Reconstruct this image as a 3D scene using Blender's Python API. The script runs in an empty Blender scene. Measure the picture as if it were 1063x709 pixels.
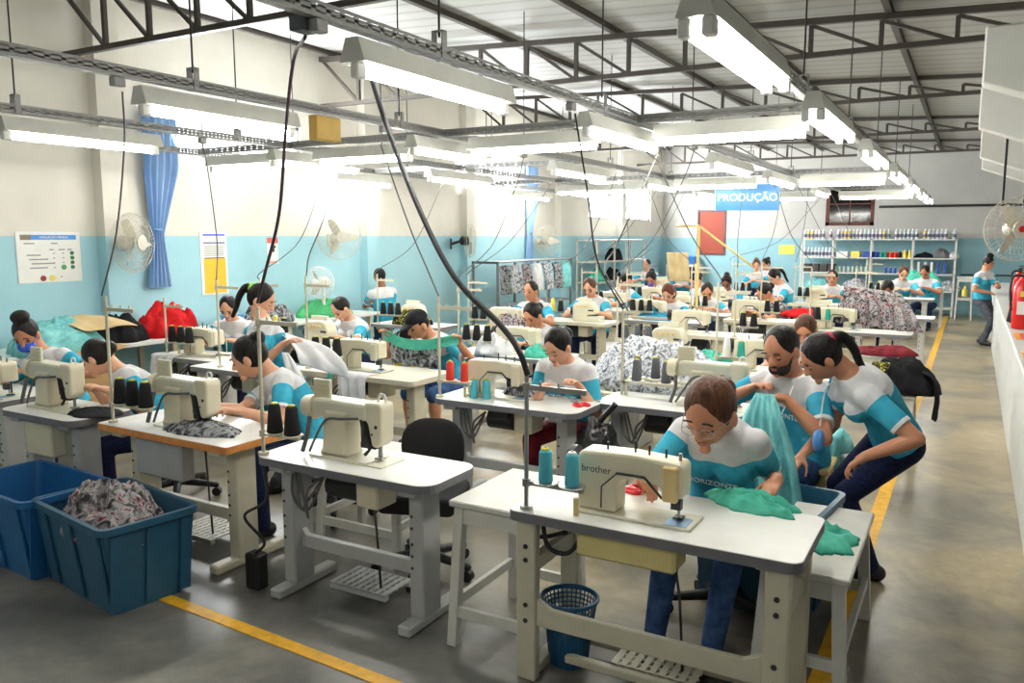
import bpy, bmesh, math, random
from mathutils import Vector as V, Matrix, noise
random.seed(11)
sc = bpy.context.scene
col = sc.collection
PI = math.pi

# ---------------------------------------------------------------- camera geometry
F_PX, CX, CY, VPX, HZ, EYE = 841.0, 531.5, 354.5, 1011.0, 245.0, 1.9
_d = V(((VPX-CX)/F_PX, (HZ-CY)/F_PX, 1)).normalized()
_u = V((0, -1, (HZ-CY)/F_PX)).normalized()
_r = _d.cross(_u)
if _r.x < 0: _r = -_r
def ray(px, py):
    c = V(((px-CX)/F_PX, (py-CY)/F_PX, 1))
    return V((_r.dot(c), _d.dot(c), _u.dot(c)))
def G(px, py, z=0.0):            # point of a pixel on a horizontal plane
    w = ray(px, py); t = (z-EYE)/w.z
    return V((w.x*t, w.y*t, z))
def AY(px, py, Y):               # point of a pixel at depth Y
    w = ray(px, py); t = Y/w.y
    return V((w.x*t, Y, EYE+w.z*t))
def AX(px, py, X):
    w = ray(px, py); t = X/w.x
    return V((X, w.y*t, EYE+w.z*t))
cam = bpy.data.cameras.new('camera'); cam.sensor_width = 36; cam.sensor_fit = 'HORIZONTAL'
cam.lens = F_PX/1063*36; cam.clip_end = 200
camo = bpy.data.objects.new('camera', cam); col.objects.link(camo)
_m = Matrix((( _r.x, -_r.y, -_r.z), (_d.x, -_d.y, -_d.z), (_u.x, -_u.y, -_u.z)))
camo.matrix_world = Matrix.Translation((0, 0, EYE)) @ _m.to_4x4()
sc.camera = camo

# ---------------------------------------------------------------- materials
def lin(c):
    c = c/255
    return c/12.92 if c <= .04045 else ((c+.055)/1.055)**2.4
def rgb(t, k=1): return (min(1, lin(t[0])*k), min(1, lin(t[1])*k), min(1, lin(t[2])*k), 1)
MATS = {}
def base(name):
    m = bpy.data.materials.new(name); m.use_nodes = True
    nt = m.node_tree; b = nt.nodes['Principled BSDF']
    return m, nt, b
def coords(nt, scale=None, kind='Object'):
    tc = nt.nodes.new('ShaderNodeTexCoord')
    if scale is None: return tc.outputs[kind]
    mp = nt.nodes.new('ShaderNodeMapping'); mp.inputs['Scale'].default_value = scale
    nt.links.new(tc.outputs[kind], mp.inputs[0]); return mp.outputs[0]
def ramp(nt, src, stops, const=False):
    r = nt.nodes.new('ShaderNodeValToRGB')
    if const: r.color_ramp.interpolation = 'CONSTANT'
    el = r.color_ramp.elements
    while len(el) < len(stops): el.new(.5)
    for e, (p, c) in zip(el, stops): e.position = p; e.color = c
    nt.links.new(src, r.inputs[0]); return r.outputs[0]
def tex(nt, kind, vec, **kw):
    n = nt.nodes.new(kind)
    for k, v in kw.items():
        if k in n.inputs: n.inputs[k].default_value = v
        else: setattr(n, k, v)
    nt.links.new(vec, n.inputs['Vector']); return n
def bump(nt, b, h, strength=.3, dist=.01):
    n = nt.nodes.new('ShaderNodeBump'); n.inputs['Strength'].default_value = strength; n.inputs['Distance'].default_value = dist
    nt.links.new(h, n.inputs['Height']); nt.links.new(n.outputs[0], b.inputs['Normal'])
def M(name, c, rough=.5, metal=0, var=.06, scale=9, bmp=0, spec=.5, wash=0):
    if name in MATS: return MATS[name]
    m, nt, b = base(name)
    n = tex(nt, 'ShaderNodeTexNoise', coords(nt), Scale=scale, Detail=4)
    o = ramp(nt, n.outputs[0], [(.3, rgb(c, 1-var)), (.7, rgb(c, 1+var))])
    nt.links.new(o, b.inputs['Base Color'])
    b.inputs['Roughness'].default_value = rough; b.inputs['Metallic'].default_value = metal
    b.inputs['Specular IOR Level'].default_value = spec
    if bmp: bump(nt, b, n.outputs[0], bmp)
    MATS[name] = m; return m
def EM(name, c, s):
    if name in MATS: return MATS[name]
    m, nt, b = base(name)
    b.inputs['Base Color'].default_value = rgb(c); b.inputs['Emission Color'].default_value = rgb(c)
    b.inputs['Emission Strength'].default_value = s
    MATS[name] = m; return m
def FAB(name, stops, scale=30, detail=3, dist=1.5, rough=.85, stretch=(1, 1, 1)):   # printed or plain cloth
    if name in MATS: return MATS[name]
    m, nt, b = base(name)
    n = tex(nt, 'ShaderNodeTexNoise', coords(nt, stretch), Scale=scale, Detail=detail, Distortion=dist)
    o = ramp(nt, n.outputs[0], [(p, rgb(c)) for p, c in stops])
    nt.links.new(o, b.inputs['Base Color']); b.inputs['Roughness'].default_value = rough
    b.inputs['Specular IOR Level'].default_value = .2
    MATS[name] = m; return m

W_LAM = M('white_laminate', (236, 236, 232), .32, var=.03)
W_LAM2 = M('cream_laminate', (228, 224, 210), .4, var=.04)
GREY_EDGE = M('grey_edge_band', (128, 128, 130), .5)
DGREY_EDGE = M('dark_grey_edge_band', (112, 112, 118), .5)
ORANGE_EDGE = M('orange_wood_edge', (214, 142, 74), .5, var=.15, scale=25)
CREAM_EDGE = M('cream_edge', (214, 206, 184), .5)
CREAM_FR = M('cream_painted_steel', (206, 200, 178), .45, var=.06)
WHITE_FR = M('white_painted_steel', (206, 206, 202), .42, var=.05)
GREY_FR = M('grey_painted_steel', (176, 178, 178), .42, var=.05)
CREAM_MC = M('cream_machine_enamel', (222, 214, 188), .35, var=.03)
CREAM_MC2 = M('pale_machine_enamel', (218, 216, 196), .35, var=.03)
TAN = M('tan_plastic', (226, 200, 142), .45)
STEEL = M('steel', (170, 170, 168), .3, .9)
DSTEEL = M('dark_steel', (70, 70, 70), .4, .7)
BLACK = M('black_plastic', (22, 22, 24), .5)
BLACKF = M('black_upholstery', (30, 30, 32), .85, bmp=.3, scale=200)
WPAINT = M('white_painted_wood', (214, 213, 206), .5, var=.07)
YWOOD = M('yellow_painted_wood', (214, 186, 120), .55)
THR_BLACK = M('black_thread', (20, 20, 24), .8, bmp=.3, scale=300)
THR_GREY = M('grey_thread', (92, 94, 102), .8, bmp=.3, scale=300)
THR_AQUA = M('aqua_thread', (84, 186, 204), .75, bmp=.3, scale=300)
THR_RED = M('red_thread', (226, 62, 44), .75, bmp=.3, scale=300)
THR_YEL = M('yellow_thread', (236, 214, 96), .75)
THR_WHITE = M('white_thread', (232, 232, 226), .8)
THR_TEAL = M('teal_thread', (44, 160, 140), .8)
THR_BLUE = M('blue_thread', (52, 84, 168), .8)
CORE = M('yellow_cone_core', (200, 196, 60), .5)
COREW = M('white_cone_core', (236, 236, 232), .5)
GALV = M('galvanised_steel', (150, 150, 148), .45, .35, var=.1, scale=30)
TRUSS = M('dark_truss_paint', (70, 64, 58), .6)
LUMW = M('white_luminaire_enamel', (214, 214, 206), .4)
TUBE = EM('lit_tube', (255, 253, 244), 30)
TUBE_OFF = M('white_tube_glass', (230, 230, 228), .3)
CABLE = M('black_cable', (30, 30, 34), .5)
CABLE_G = M('grey_cable', (92, 92, 92), .55)
CABLE_P = M('plum_cable', (62, 40, 52), .5)
TEAL = FAB('teal_cloth', [(.3, (58, 158, 138)), (.7, (96, 196, 172))], 6, 3, .5)
TEAL2 = FAB('pale_aqua_cloth', [(.25, (84, 160, 168)), (.6, (136, 206, 206)), (.8, (176, 226, 222))], 5, 3, 1.5, stretch=(3, 1, 1))
WHITEC = FAB('white_cloth', [(.3, (212, 212, 216)), (.7, (240, 240, 242))], 6, 3, .5)
BLACKC = FAB('black_cloth', [(.3, (16, 16, 18)), (.7, (36, 36, 40))], 8, 3, .5)
REDC = FAB('red_cloth', [(.3, (170, 16, 22)), (.7, (214, 34, 38))], 8, 3, .5)
MAROON = FAB('maroon_cloth', [(.3, (84, 18, 30)), (.7, (130, 34, 46))], 8, 3, .5)
TANC = FAB('tan_paper', [(.3, (196, 170, 124)), (.7, (216, 194, 150))], 6, 3, .5)
PAT = FAB('grey_patterned_cloth', [(.34, (36, 36, 40)), (.46, (92, 94, 98)), (.55, (172, 174, 178)), (.66, (70, 72, 76))], 14, 5, 1.3)
PATR = FAB('grey_red_patterned_cloth', [(.34, (44, 40, 44)), (.45, (112, 110, 112)), (.54, (182, 180, 180)), (.62, (126, 52, 64)), (.72, (70, 66, 70))], 15, 5, 1.3)
PATL = FAB('pale_patterned_cloth', [(.34, (80, 82, 90)), (.46, (150, 152, 160)), (.55, (226, 228, 232)), (.66, (130, 132, 142))], 15, 5, 1.6)
BIN1 = M('dark_teal_plastic', (36, 84, 112), .4, var=.08)
BIN2 = M('blue_plastic', (24, 90, 146), .4, var=.08)
CARD = M('cardboard', (186, 146, 98), .8, var=.06)
NAVY = FAB('navy_denim', [(.3, (18, 26, 52)), (.7, (34, 44, 78))], 60, 4, .5)
JEAN = FAB('blue_denim', [(.3, (36, 60, 104)), (.7, (70, 100, 148))], 14, 4, .5)
GJEAN = FAB('grey_denim', [(.3, (54, 58, 68)), (.7, (90, 96, 106))], 14, 4, .5)

# ---------------------------------------------------------------- mesh builder
class MB:
    def __init__(s): s.v = []; s.f = []; s.m = []; s.s = []
    def add(s, vs, fs, mi=0, sm=False, xf=None):
        o = len(s.v)
        s.v += [tuple(xf @ V(p)) if xf else tuple(p) for p in vs]
        for f in fs: s.f.append([i+o for i in f]); s.m.append(mi); s.s.append(sm)
        return s
    def box(s, x0, x1, y0, y1, z0, z1, mi=0, bev=0, xf=None, seg=1):
        if bev:
            bm = bmesh.new(); bmesh.ops.create_cube(bm, size=1)
            for v in bm.verts: v.co = V(((x0+x1)/2+v.co.x*(x1-x0), (y0+y1)/2+v.co.y*(y1-y0), (z0+z1)/2+v.co.z*(z1-z0)))
            bmesh.ops.bevel(bm, geom=list(bm.edges), offset=bev, segments=seg, affect='EDGES', profile=.5)
            return s.frombm(bm, mi, seg > 1, xf)
        vs = [(x, y, z) for z in (z0, z1) for y in (y0, y1) for x in (x0, x1)]
        return s.add(vs, [(0, 2, 3, 1), (4, 5, 7, 6), (0, 1, 5, 4), (2, 6, 7, 3), (0, 4, 6, 2), (1, 3, 7, 5)], mi, False, xf)
    def frombm(s, bm, mi, sm, xf=None):
        bm.verts.index_update()
        s.add([v.co[:] for v in bm.verts], [[v.index for v in f.verts] for f in bm.faces], mi, sm, xf); bm.free(); return s
    def prism(s, poly, y0, y1, mi=0, bev=0, seg=2, xf=None):     # polygon in XZ, extruded along Y
        bm = bmesh.new(); a = [bm.verts.new((p[0], y0, p[1])) for p in poly]; b = [bm.verts.new((p[0], y1, p[1])) for p in poly]
        n = len(poly); bm.faces.new(a); bm.faces.new(b[::-1])
        for i in range(n): bm.faces.new((a[(i+1) % n], a[i], b[i], b[(i+1) % n]))
        bmesh.ops.recalc_face_normals(bm, faces=bm.faces[:])
        if bev: bmesh.ops.bevel(bm, geom=list(bm.edges), offset=bev, segments=seg, affect='EDGES', profile=.5)
        return s.frombm(bm, mi, False, xf)
    def slab(s, poly, z0, z1, mt=0, ms=0, xf=None):
        n = len(poly)
        s.add([(p[0], p[1], z1) for p in poly], [list(range(n))], mt, False, xf)
        s.add([(p[0], p[1], z0) for p in poly], [list(range(n))[::-1]], ms, False, xf)
        vs = [(p[0], p[1], z) for z in (z0, z1) for p in poly]
        return s.add(vs, [(i, (i+1) % n, n+(i+1) % n, n+i) for i in range(n)], ms, False, xf)
    def cyl(s, p0, p1, r0, r1=None, n=12, mi=0, sm=True, caps=True):
        p0, p1 = V(p0), V(p1); r1 = r0 if r1 is None else r1
        d = (p1-p0); d = d.normalized() if d.length > 1e-9 else V((0, 0, 1))
        a = d.orthogonal().normalized(); b = d.cross(a)
        vs = []
        for p, r in ((p0, r0), (p1, r1)):
            for i in range(n): t = 2*PI*i/n; vs.append(p+a*(r*math.cos(t))+b*(r*math.sin(t)))
        s.add(vs, [(i, (i+1) % n, n+(i+1) % n, n+i) for i in range(n)], mi, sm)
        if caps: s.add(vs, [list(range(n))[::-1], list(range(n, 2*n))], mi, False)
        return s
    def tube(s, pts, r, n=8, mi=0, rs=None):
        pts = [V(p) for p in pts]; k = len(pts); vs = []
        a = None
        for i, p in enumerate(pts):
            d = (pts[min(i+1, k-1)]-pts[max(i-1, 0)]).normalized()
            a = d.orthogonal().normalized() if a is None else (a-d*a.dot(d)).normalized()
            b = d.cross(a); rr = rs[i] if rs else r
            vs += [p+a*(rr*math.cos(2*PI*j/n))+b*(rr*math.sin(2*PI*j/n)) for j in range(n)]
        fs = [(i*n+j, i*n+(j+1) % n, (i+1)*n+(j+1) % n, (i+1)*n+j) for i in range(k-1) for j in range(n)]
        fs += [list(range(n))[::-1], list(range((k-1)*n, k*n))]
        return s.add(vs, fs, mi, True)
    def lathe(s, prof, n=16, o=(0, 0, 0), mi=0, sm=True, xf=None, caps=True):
        vs = [(o[0]+r*math.cos(2*PI*j/n), o[1]+r*math.sin(2*PI*j/n), o[2]+z) for r, z in prof for j in range(n)]
        k = len(prof)
        fs = [(i*n+j, i*n+(j+1) % n, (i+1)*n+(j+1) % n, (i+1)*n+j) for i in range(k-1) for j in range(n)]
        if caps: fs += [list(range(n))[::-1], list(range((k-1)*n, k*n))]
        return s.add(vs, fs, mi, sm, xf)
    def ell(s, c, r, R=None, nu=16, nv=10, mi=0, fn=None):
        vs = []; c = V(c)
        for i in range(nv+1):
            t = PI*i/nv
            for j in range(nu):
                p = 2*PI*j/nu; d = V((math.sin(t)*math.cos(p), math.sin(t)*math.sin(p), math.cos(t)))
                q = fn(d) if fn else V((d.x*r[0], d.y*r[1], d.z*r[2]))
                vs.append(c+(R @ q if R else q))
        fs = [(i*nu+j, (i+1)*nu+j, (i+1)*nu+(j+1) % nu, i*nu+(j+1) % nu) for i in range(nv) for j in range(nu)]
        return s.add(vs, fs, mi, True)
    def capsule(s, p0, p1, r0, r1, n=14, h=4):
        p0, p1 = V(p0), V(p1); d = p1-p0
        d = d.normalized() if d.length > 1e-6 else V((0, 0, 1))
        a = d.orthogonal().normalized(); b = d.cross(a); rings = []
        for i in range(h): t = PI/2*(i+.15)/h; rings.append((p0-d*(r0*math.cos(t)), r0*math.sin(t)))
        rings.append((p0, r0)); rings.append((p1, r1))
        for i in range(h): t = PI/2*(1-(i+1-.15)/h); rings.append((p1+d*(r1*math.cos(t)), r1*math.sin(t)))
        vs = [c+a*(r*math.cos(2*PI*j/n))+b*(r*math.sin(2*PI*j/n)) for c, r in rings for j in range(n)]; k = len(rings)
        fs = [(i*n+j, i*n+(j+1) % n, (i+1)*n+(j+1) % n, (i+1)*n+j) for i in range(k-1) for j in range(n)]
        fs += [list(range(n))[::-1], list(range((k-1)*n, k*n))]
        return s.add(vs, fs, 0, True)
    def mesh(s, name, mats):
        me = bpy.data.meshes.new(name); me.from_pydata(s.v, [], s.f)
        for m in mats: me.materials.append(m)
        me.polygons.foreach_set('material_index', s.m); me.polygons.foreach_set('use_smooth', s.s); me.update()
        return me
def ob(name, mb, mats, parent=None, loc=None, rz=0):
    me = mb.mesh(name, mats if isinstance(mats, (list, tuple)) else [mats]) if isinstance(mb, MB) else mb
    o = bpy.data.objects.new(name, me); col.objects.link(o)
    if parent: o.parent = parent
    if loc is not None: o.location = loc
    if rz: o.rotation_euler = (0, 0, rz)
    return o
def tag(o, label, cat, group=None, kind=None):
    o['label'] = label; o['category'] = cat
    if group: o['group'] = group
    if kind: o['kind'] = kind
    return o
def empty(name, loc=(0, 0, 0), rz=0):
    o = bpy.data.objects.new(name, None); col.objects.link(o); o.location = loc; o.rotation_euler = (0, 0, rz); return o
def struct(o): o['kind'] = 'structure'; return o
KIDS = {}
def dup(o, loc=None, rz=None, label=None, group=None, parent=None):
    c = o.copy(); col.objects.link(c)
    if parent: c.parent = parent
    if loc is not None: c.location = loc
    if rz is not None: c.rotation_euler = (0, 0, rz)
    if label: c['label'] = label
    if group: c['group'] = group
    for ch in list(o.children): dup(ch, parent=c)
    return c
class Proto:                                  # first use moves the original, later uses copy it
    def __init__(s, fn, *a): s.fn = fn; s.a = a; s.o = None; s.used = False
    def put(s, loc, rz, label, cat, group=None):
        if s.o is None: s.o = s.fn(*s.a)
        o = dup(s.o, loc, rz) if s.used else s.o
        o.location = loc; o.rotation_euler = (0, 0, rz); s.used = True
        return tag(o, label, cat, group)
def curve(pts, n=10):                         # Catmull-Rom through points
    P = [V(p) for p in pts]; P = [P[0]*2-P[1]]+P+[P[-1]*2-P[-2]]; out = []
    for i in range(1, len(P)-2):
        for k in range(n):
            t = k/n; a, b, c, d = P[i-1], P[i], P[i+1], P[i+2]
            out.append(.5*((2*b)+(c-a)*t+(2*a-5*b+4*c-d)*t*t+(3*b-a-3*c+d)*t**3))
    out.append(P[-2]); return out
def text_mesh(body, size, ext=.002):
    cu = bpy.data.curves.new('text', 'FONT'); cu.body = body; cu.size = size; cu.extrude = ext; cu.align_x = 'CENTER'; cu.align_y = 'CENTER'
    o = bpy.data.objects.new('text', cu); col.objects.link(o)
    bpy.context.view_layer.update()
    me = bpy.data.meshes.new_from_object(o.evaluated_get(bpy.context.evaluated_depsgraph_get()))
    bpy.data.objects.remove(o); return me
def lettering(name, body, size, mat, parent, loc, rot=(PI/2, 0, 0), ext=.002):
    me = text_mesh(body, size, ext); me.materials.clear(); me.materials.append(mat)
    o = bpy.data.objects.new(name, me); col.objects.link(o); o.parent = parent; o.location = loc; o.rotation_euler = rot; return o
# ---------------------------------------------------------------- the room
XL, XR, YB, YF, ZC = -7.7, 4.2, 22.3, -3.0, 4.3
def wall_material(name, upper, lower, split, var=.05):
    m, nt, b = base(name)
    geo = nt.nodes.new('ShaderNodeNewGeometry'); sep = nt.nodes.new('ShaderNodeSeparateXYZ')
    nt.links.new(geo.outputs['Position'], sep.inputs[0])
    n = tex(nt, 'ShaderNodeTexNoise', geo.outputs['Position'], Scale=1.6, Detail=6, Roughness=.6)
    up = ramp(nt, n.outputs[0], [(.3, rgb(upper, 1-var*1.6)), (.7, rgb(upper, 1+var))])
    lo = ramp(nt, n.outputs[0], [(.3, rgb(lower, 1-var)), (.7, rgb(lower, 1+var))])
    lt = nt.nodes.new('ShaderNodeMath'); lt.operation = 'LESS_THAN'; lt.inputs[1].default_value = split
    nt.links.new(sep.outputs['Z'], lt.inputs[0])
    mx = nt.nodes.new('ShaderNodeMix'); mx.data_type = 'RGBA'
    nt.links.new(lt.outputs[0], mx.inputs[0]); nt.links.new(up, mx.inputs[6]); nt.links.new(lo, mx.inputs[7])
    nt.links.new(mx.outputs[2], b.inputs['Base Color']); b.inputs['Roughness'].default_value = .7
    n2 = tex(nt, 'ShaderNodeTexNoise', geo.outputs['Position'], Scale=40, Detail=3)
    bump(nt, b, n2.outputs[0], .15)
    return m
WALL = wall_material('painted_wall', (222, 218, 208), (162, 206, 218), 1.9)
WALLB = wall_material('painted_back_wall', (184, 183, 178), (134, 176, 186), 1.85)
WALLR = M('pale_grey_wall', (206, 206, 202), .7)

def wall_with_holes(name, axis, at_, a0, a1, z0, z1, holes, mat, th=.18, out=-1):
    mb = MB(); a_s = sorted({a0, a1, *[h[0] for h in holes], *[h[1] for h in holes]}); z_s = sorted({z0, z1, *[h[2] for h in holes], *[h[3] for h in holes]})
    for i in range(len(a_s)-1):
        for j in range(len(z_s)-1):
            ca, cz = (a_s[i]+a_s[i+1])/2, (z_s[j]+z_s[j+1])/2
            if any(h[0] < ca < h[1] and h[2] < cz < h[3] for h in holes): continue
            t0, t1 = sorted((at_, at_+out*th))
            if axis == 'x': mb.box(t0, t1, a_s[i], a_s[i+1], z_s[j], z_s[j+1])
            else: mb.box(a_s[i], a_s[i+1], t0, t1, z_s[j], z_s[j+1])
    return struct(ob(name, mb, mat))
LW = [(6.0, 8.05, 2.78, 3.3), (11.7, 13.95, 2.62, 3.25), (17.2, 21.3, 2.3, 3.2)]
wall_with_holes('wall_left', 'x', XL, YF, YB, 0, ZC+.5, LW, WALL, out=-1)
BWIN = [(-6.7, -5.9, 1.38, 2.61), (-3.35, -2.2, 2.16, 3.25)]
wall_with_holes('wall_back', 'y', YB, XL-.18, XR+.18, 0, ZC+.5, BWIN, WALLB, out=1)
wall_with_holes('wall_right', 'x', XR, YF, YB, 0, ZC+.5, [], WALLR, out=1)
wall_with_holes('wall_front', 'y', YF, XL-.18, XR+.18, 0, ZC+.5, [], WALLR, out=-1)

# floor: stained polished concrete
m, nt, b = base('polished_concrete')
geo = nt.nodes.new('ShaderNodeNewGeometry'); P_ = geo.outputs['Position']
n1 = tex(nt, 'ShaderNodeTexNoise', P_, Scale=.9, Detail=8, Roughness=.62, Distortion=.6)
n2 = tex(nt, 'ShaderNodeTexNoise', P_, Scale=7, Detail=6, Roughness=.7)
c1 = ramp(nt, n1.outputs[0], [(.32, rgb((98, 94, 86))), (.45, rgb((136, 128, 110))), (.55, rgb((166, 150, 118))), (.7, rgb((184, 170, 138)))])
c2 = ramp(nt, n2.outputs[0], [(.3, (.55, .55, .55, 1)), (.7, (1.1, 1.1, 1.1, 1))])
sep = nt.nodes.new('ShaderNodeSeparateXYZ'); nt.links.new(P_, sep.inputs[0])
yr = nt.nodes.new('ShaderNodeMapRange'); yr.inputs[1].default_value = 3.2; yr.inputs[2].default_value = 5.0
nt.links.new(sep.outputs['Y'], yr.inputs[0])
cg = ramp(nt, n1.outputs[0], [(.3, rgb((78, 78, 78))), (.5, rgb((112, 111, 107))), (.62, rgb((136, 132, 122))), (.7, rgb((168, 152, 120)))])
mg = nt.nodes.new('ShaderNodeMix'); mg.data_type = 'RGBA'
nt.links.new(yr.outputs[0], mg.inputs[0]); nt.links.new(cg, mg.inputs[6]); nt.links.new(c1, mg.inputs[7])
mx = nt.nodes.new('ShaderNodeMix'); mx.data_type = 'RGBA'; mx.blend_type = 'MULTIPLY'; mx.inputs[0].default_value = .75
nt.links.new(mg.outputs[2], mx.inputs[6]); nt.links.new(c2, mx.inputs[7]); nt.links.new(mx.outputs[2], b.inputs['Base Color'])
rr = nt.nodes.new('ShaderNodeMapRange'); rr.inputs[3].default_value = .22; rr.inputs[4].default_value = .48
nt.links.new(n2.outputs[0], rr.inputs[0]); nt.links.new(rr.outputs[0], b.inputs['Roughness'])
CONC = m
struct(ob('floor', MB().box(XL-.2, XR+.2, YF-.2, YB+.2, -.1, 0), CONC))
YEL = M('yellow_floor_paint', (226, 170, 30), .5, var=.18, scale=14)
struct(ob('trim_1', MB().box(-.5, -.41, 3.2, YB-.5, .0, .004), YEL))          # painted line along the aisle
struct(ob('trim_2', MB().add([(-6.5, 2.76, .004), (-2.0, 2.53, .004), (-2.0, 2.60, .004), (-6.5, 2.83, .004), (-6.5, 2.76, 0), (-2.0, 2.53, 0), (-2.0, 2.60, 0), (-6.5, 2.83, 0)], [(0, 1, 2, 3), (4, 5, 1, 0), (6, 7, 3, 2)]), YEL))

# ceiling: pale metal sheets, falling gently to the right
def roof_z(x): return 4.22-(x-XL)*.052
m, nt, b = base('roof_sheet')
geo = nt.nodes.new('ShaderNodeNewGeometry')
wv = tex(nt, 'ShaderNodeTexWave', geo.outputs['Position'], Scale=1.1, bands_direction='Y', Distortion=0)
o_ = ramp(nt, wv.outputs[0], [(.0, rgb((138, 138, 133))), (.12, rgb((160, 160, 155))), (1, rgb((164, 164, 159)))])
nt.links.new(o_, b.inputs['Base Color']); b.inputs['Roughness'].default_value = .6
struct(ob('ceiling', MB().add([(XL-.2, YF-.2, roof_z(XL)+.12), (XR+.2, YF-.2, roof_z(XR)+.12), (XR+.2, YB+.2, roof_z(XR)+.12), (XL-.2, YB+.2, roof_z(XL)+.12),
    (XL-.2, YF-.2, roof_z(XL)+.18), (XR+.2, YF-.2, roof_z(XR)+.18), (XR+.2, YB+.2, roof_z(XR)+.18), (XL-.2, YB+.2, roof_z(XL)+.18)],
    [(0, 3, 2, 1), (4, 5, 6, 7)]), m))
for X in (-7.55, -6.2, -4.85, -3.5, -2.15, -.8, .45, 1.8, 3.2):
    zz = roof_z(X)+.05
    mb = MB()
    mb.box(X-.03, X+.03, YF, YB, zz, zz+.015); mb.box(X-.03, X+.03, YF, YB, zz+.055, zz+.07); mb.box(X-.012, X+.012, YF, YB, zz+.015, zz+.055)
    struct(ob('roof_purlin', mb, TRUSS))
def bar(mb, p, q, w=.045):
    p, q = V(p), V(q); d = (q-p); L = d.length; d.normalize()
    y = V((0, 1, 0)); z = d.cross(y); xf = Matrix((d, y, z)).transposed().to_4x4(); xf.translation = p
    mb.box(0, L, -w/2, w/2, -w/2, w/2, xf=xf)
for Y in (-.6, 4.9, 8.45, 12.2, 16.3, 20.2):
    mb = MB(); zb = 3.62 if Y < 9 else 3.72
    xs = [XL+.02+i*.62 for i in range(20)]
    zt = lambda x: max(roof_z(x), zb+.05)
    bar(mb, (XL, Y, zb), (XR, Y, zb), .05); bar(mb, (XL, Y, roof_z(XL)), (XR, Y, zt(XR)), .06)
    for i, x in enumerate(xs[1:], 1):
        bar(mb, (x, Y, zb), (x, Y, zt(x)), .04)
        if i % 2 == 1 or True: bar(mb, (xs[i-1], Y, zt(xs[i-1])), (x, Y, zb), .032)
    struct(ob('roof_truss', mb, TRUSS))
# wall pilasters
for k, Y in enumerate((5.25, 9.3, 11.95, 15.6, 19.0)):
    struct(ob('trim_%d' % (k+3), MB().box(XL, XL+.14, Y-.14, Y+.14, 0, ZC), WALL))

# windows on the left wall: bright openings with thin frames
ALU = M('window_aluminium', (200, 200, 200), .4, .5)
def window(name, axis, pos, a0, a1, z0, z1, nv, nh, mat, glass, fr=.045):
    w = struct(empty(name))
    mb = MB()
    def bx(p0, p1, q0, q1):
        if axis == 'x': mb.box(pos-.03, pos+.03, p0, p1, q0, q1)
        else: mb.box(p0, p1, pos-.03, pos+.03, q0, q1)
    bx(a0, a1, z0, z0+fr); bx(a0, a1, z1-fr, z1); bx(a0, a0+fr, z0, z1); bx(a1-fr, a1, z0, z1)
    for i in range(1, nv): c = a0+(a1-a0)*i/nv; bx(c-.015, c+.015, z0, z1)
    for i in range(1, nh): c = z0+(z1-z0)*i/nh; bx(a0, a1, c-.015, c+.015)
    ob('window_frame', mb, mat, w)
    mb = MB()
    if axis == 'x': mb.box(pos-.004, pos+.004, a0, a1, z0, z1)
    else: mb.box(a0, a1, pos-.004, pos+.004, z0, z1)
    ob('pane', mb, glass, w); return w
m, nt, b = base('clear_glass'); b.inputs['Transmission Weight'].default_value = 1; b.inputs['Roughness'].default_value = .0; b.inputs['IOR'].default_value = 1.05
GLASS = m
m, nt, b = base('sunlit_frosted_glass'); b.inputs['Base Color'].default_value = (.9, .95, 1, 1); b.inputs['Emission Color'].default_value = (1, 1, 1, 1); b.inputs['Emission Strength'].default_value = 5; b.inputs['Roughness'].default_value = .4
FROST = m
DARKG = M('dark_glass', (16, 14, 14), .08, var=.02)
BROWN = M('brown_window_wood', (92, 48, 38), .5, var=.12, scale=20)
window('window_1', 'x', XL-.08, *LW[0], 4, 1, ALU, FROST)
window('window_2', 'x', XL-.08, *LW[1], 4, 1, ALU, FROST)
window('window_5', 'x', XL-.08, *LW[2], 6, 1, ALU, FROST)
# brick-coloured shuttered window and dark wooden window in the back wall
m, nt, b = base('terracotta_brick')
br = tex(nt, 'ShaderNodeTexBrick', coords(nt, None, 'Generated'), Scale=6)
w3 = struct(empty('window_3')); (a0, a1, z0, z1) = BWIN[0]
SHUT = M('terracotta_slats', (150, 62, 40), .6, var=.1, scale=30)
mb = MB(); mb.box(a0, a0+.06, YB-.02, YB+.1, z0, z1); mb.box(a1-.06, a1, YB-.02, YB+.1, z0, z1); mb.box(a0+.06, a1-.06, YB-.02, YB+.1, z0, z0+.06); mb.box(a0+.06, a1-.06, YB-.02, YB+.1, z1-.06, z1); ob('window_frame', mb, BROWN, w3)
mb = MB()
for i in range(14): zz = z0+.06+i*(z1-z0-.12)/14; mb.box(a0+.06, a1-.06, YB+.0, YB+.03, zz, zz+.07, xf=None)
mb.box(a0+.06, a1-.06, YB+.03, YB+.05, z0+.06, z1-.06); ob('slats', mb, SHUT, w3)
window('window_4', 'y', YB+.03, *BWIN[1], 2, 2, BROWN, DARKG, .09)
d1 = empty('cabinet', (-7.42, YB-.45, 0)); mb = MB(); mb.box(0, .06, 0, .43, 0, 1.12); mb.box(.88, .94, 0, .43, 0, 1.12); mb.box(.06, .88, 0, .43, 1.06, 1.12); ob('case', mb, WPAINT, d1); ob('back_panel', MB().box(.06, .88, .38, .42, 0, 1.06), M('dark_interior', (46, 38, 34), .6), d1); ob('shelf', MB().box(.06, .88, .05, .38, .5, .53), WPAINT, d1)
tag(d1, 'white open cabinet with dark inside in the far left corner', 'cabinet')
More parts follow.
